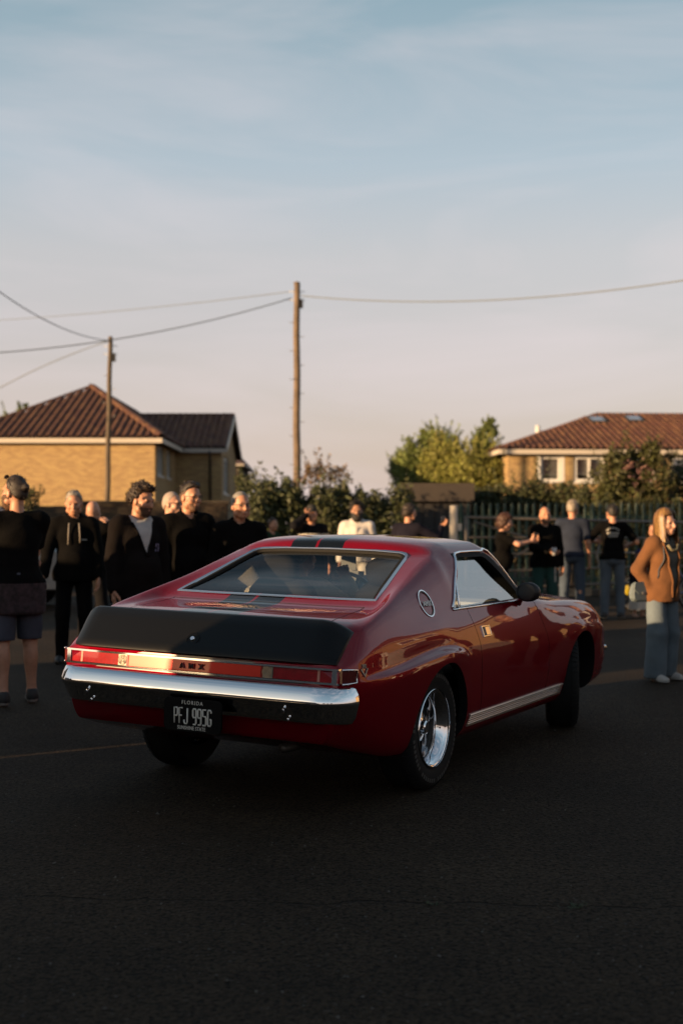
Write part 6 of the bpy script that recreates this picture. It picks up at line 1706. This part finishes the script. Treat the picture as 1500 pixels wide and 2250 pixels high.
HATCH = [(0, .3), (.02, .62), (.25, .82), (1.05, .95), (1.75, 1.40), (2.2, 1.47), (3.2, 1.44), (3.75, 1.05), (3.95, .9), (4.0, .35), (3.9, .28)]
GLD = mat('vehicle_glass', (.012, .014, .016), .05, coat=1)
def glaze(t, quads):
    for q in quads: MB().add(q, [(0, 1, 2, 3)]).build('window', [GLD], t)
v = vehicle('van', 'plain grey van parked behind the man in shorts', 'van', (wx(132, 22), 22.9, 0), math.pi, [(x, z*.95) for x, z in VANP], .95, (.075, .07, .07), 1.15)
glaze(v, [[(.95, .885, 1.30), (1.42, .83, 1.76), (2.3, .83, 1.76), (2.3, .885, 1.30)]])
# sun-aligned placing for the unseen things added to block the low sun
def SP(p, s): return (s*math.sin(SUN_AZ)-p*math.cos(SUN_AZ), s*math.cos(SUN_AZ)+p*math.sin(SUN_AZ))
# ------------------------------------------------------------------ outside the frame: unseen things added for shade, and those mirrored in the paintwork
ALONG = math.atan2(math.sin(SUN_AZ), -math.cos(SUN_AZ))
x, y = SP(5.80-4.87, -2.6); a = vehicle('parked_car', 'dark people carrier parked out of frame on the left', 'car', (x, y, 0), ALONG, [(x, z*.82) for x, z in VANP], .9, (.03, .03, .035), .95)  # unseen blocker, added so its end sets the shadow edge across the tail
glaze(a, [[(.95, s*.835, 1.08), (1.42, s*.78, 1.44), (3.9, s*.78, 1.44), (3.9, s*.835, 1.08)] for s in (-1, 1)])
x, y = SP(10.4, -3.0); v2 = vehicle('van', 'unseen dark van added on the left to shade the people there', 'van', (x+2.4*math.cos(SUN_AZ), y-2.4*math.sin(SUN_AZ), 0), math.atan2(math.sin(SUN_AZ), -math.cos(SUN_AZ)), VANP, .95, (.03, .035, .05), 1.15)  # unseen van added to keep the left group's lower halves in shade
lw = thing('garden_wall', 'unseen low brick wall added on the left to shade the ground', 'wall', (*SP(6.9, -1.0), 0), ALONG)  # unseen wall added for shade; its gap lets one streak of sun through
for a_, c_ in ((5.65, 7.645), (7.705, 9.0)):
    q = MB().box((a_-6.9, -.12, 0), (c_-6.9, .12, .96)).build('shade_pier', [BRICK_D], lw); MB().box((a_-6.92, -.15, .962), (c_-6.88, .15, 1.02)).build('coping', [MORTAR_D], q)
# the onlookers, cars and houses on the right-hand side that the flank mirrors
ppl = [o for o in COL.objects if o.get('category') == 'person']
def copy_person(src, label, x, y, phi):
    c = copy_tree([p for p in ppl if src in p['label']][0]); c.location = (x, y, 0); c.rotation_euler = (0, 0, phi+math.pi); c['label'] = label; return c
for src, p_, s_ in (('older man with cropped', 7.15, -2.4), ('young man with dark quiff', 8.2, -1.7)):  # unseen copies added so their shadows break up the lit tarmac
    x, y = SP(p_, s_); copy_person(src, 'unseen onlooker added on the left to break up the sunlit ground', x, y, math.radians(80))['group'] = 'unseen onlookers added on the left for shade'
G = 'onlookers out of frame on the right'
for src, x, y, ph in (('older man with cropped', 3.75, 10.5, -60), ('bald man in black sweater', 4.75, 10.3, -70), ('curly haired', 3.95, 12.2, -60), ('young man with dark quiff', 4.6, 8.6, -80), ('shading his eyes', 5.6, 13.4, -70), ('grey haired man in black jacket', 4.5, 13.6, -70), ('white zip hoodie', 6.2, 9.9, -70), ('navy jumper', 5.2, 12.9, -100)):
    copy_person(src, 'onlooker watching from the right, out of frame', x, y, math.radians(ph))['group'] = G
plain_house('house', 'buff brick house out of frame on the right that the car door mirrors', 12, 25, 16, 25, 5.0, 7.2, wallm=mat('render_tan', (.34, .235, .125), .85, var=.1), rot=math.radians(-48), wins=[(-3.5, 1.0, 1.6, 1.2), (2.5, 1.0, 1.6, 1.2), (-3.5, 3.3, 1.6, 1.1), (2.5, 3.3, 1.6, 1.1)])
plain_house('house', 'buff brick house out of frame further along on the right', 30, 44, 34, 43, 4.8, 7.2, rot=math.radians(-40), wins=[(-3.5, 1.0, 1.6, 1.2), (2.5, 1.0, 1.6, 1.2)])
c = vehicle('parked_car', 'pale hatchback out of frame on the right', 'car', (10.6, 11.0, 0), math.radians(118), HATCH, .86, (.42, .36, .28), .9)
glaze(c, [[(1.15, s*.80, .98), (1.75, s*.735, 1.36), (3.1, s*.735, 1.38), (3.6, s*.79, 1.02)] for s in (-1, 1)])
for k, (x, y) in enumerate(((-3, -34), (6, -38), (14, -33))):
    plant('tree', 'tree standing behind the photographer, out of frame', 'tree', [((x, y, 4.2), (2.4, 2.2, 2.0), 3), ((x+1.3, y, 3.2), (1.6, 1.6, 1.3), 2), ((x-1.5, y, 3.0), (1.7, 1.6, 1.3), 2)], 700, .2, (.05, .06, .02), 'dark', trunk=.2, seed=30+k, group='trees behind the photographer')
dxy = np.array((-math.cos(SUN_AZ), math.sin(SUN_AZ)))  # unseen hedges added only to cast shade on the fence and garden wall
for p_, n_, zc, lb in ((19.7, 3, 2.75, 'unseen tall hedge added on the left to shade the green fence'), (30.5, 4, 2.3, 'unseen tall hedge added on the left to shade the garden wall')):
    hx, hy = SP(p_, -3)
    plant('hedge', lb, 'hedge', [((hx+dxy[0]*k*.75, hy+dxy[1]*k*.75, zc), (.75, .75, zc+.1), 1) for k in range(-n_, n_+1)], 2500, .09, (.05, .06, .02), 'dark', seed=41)
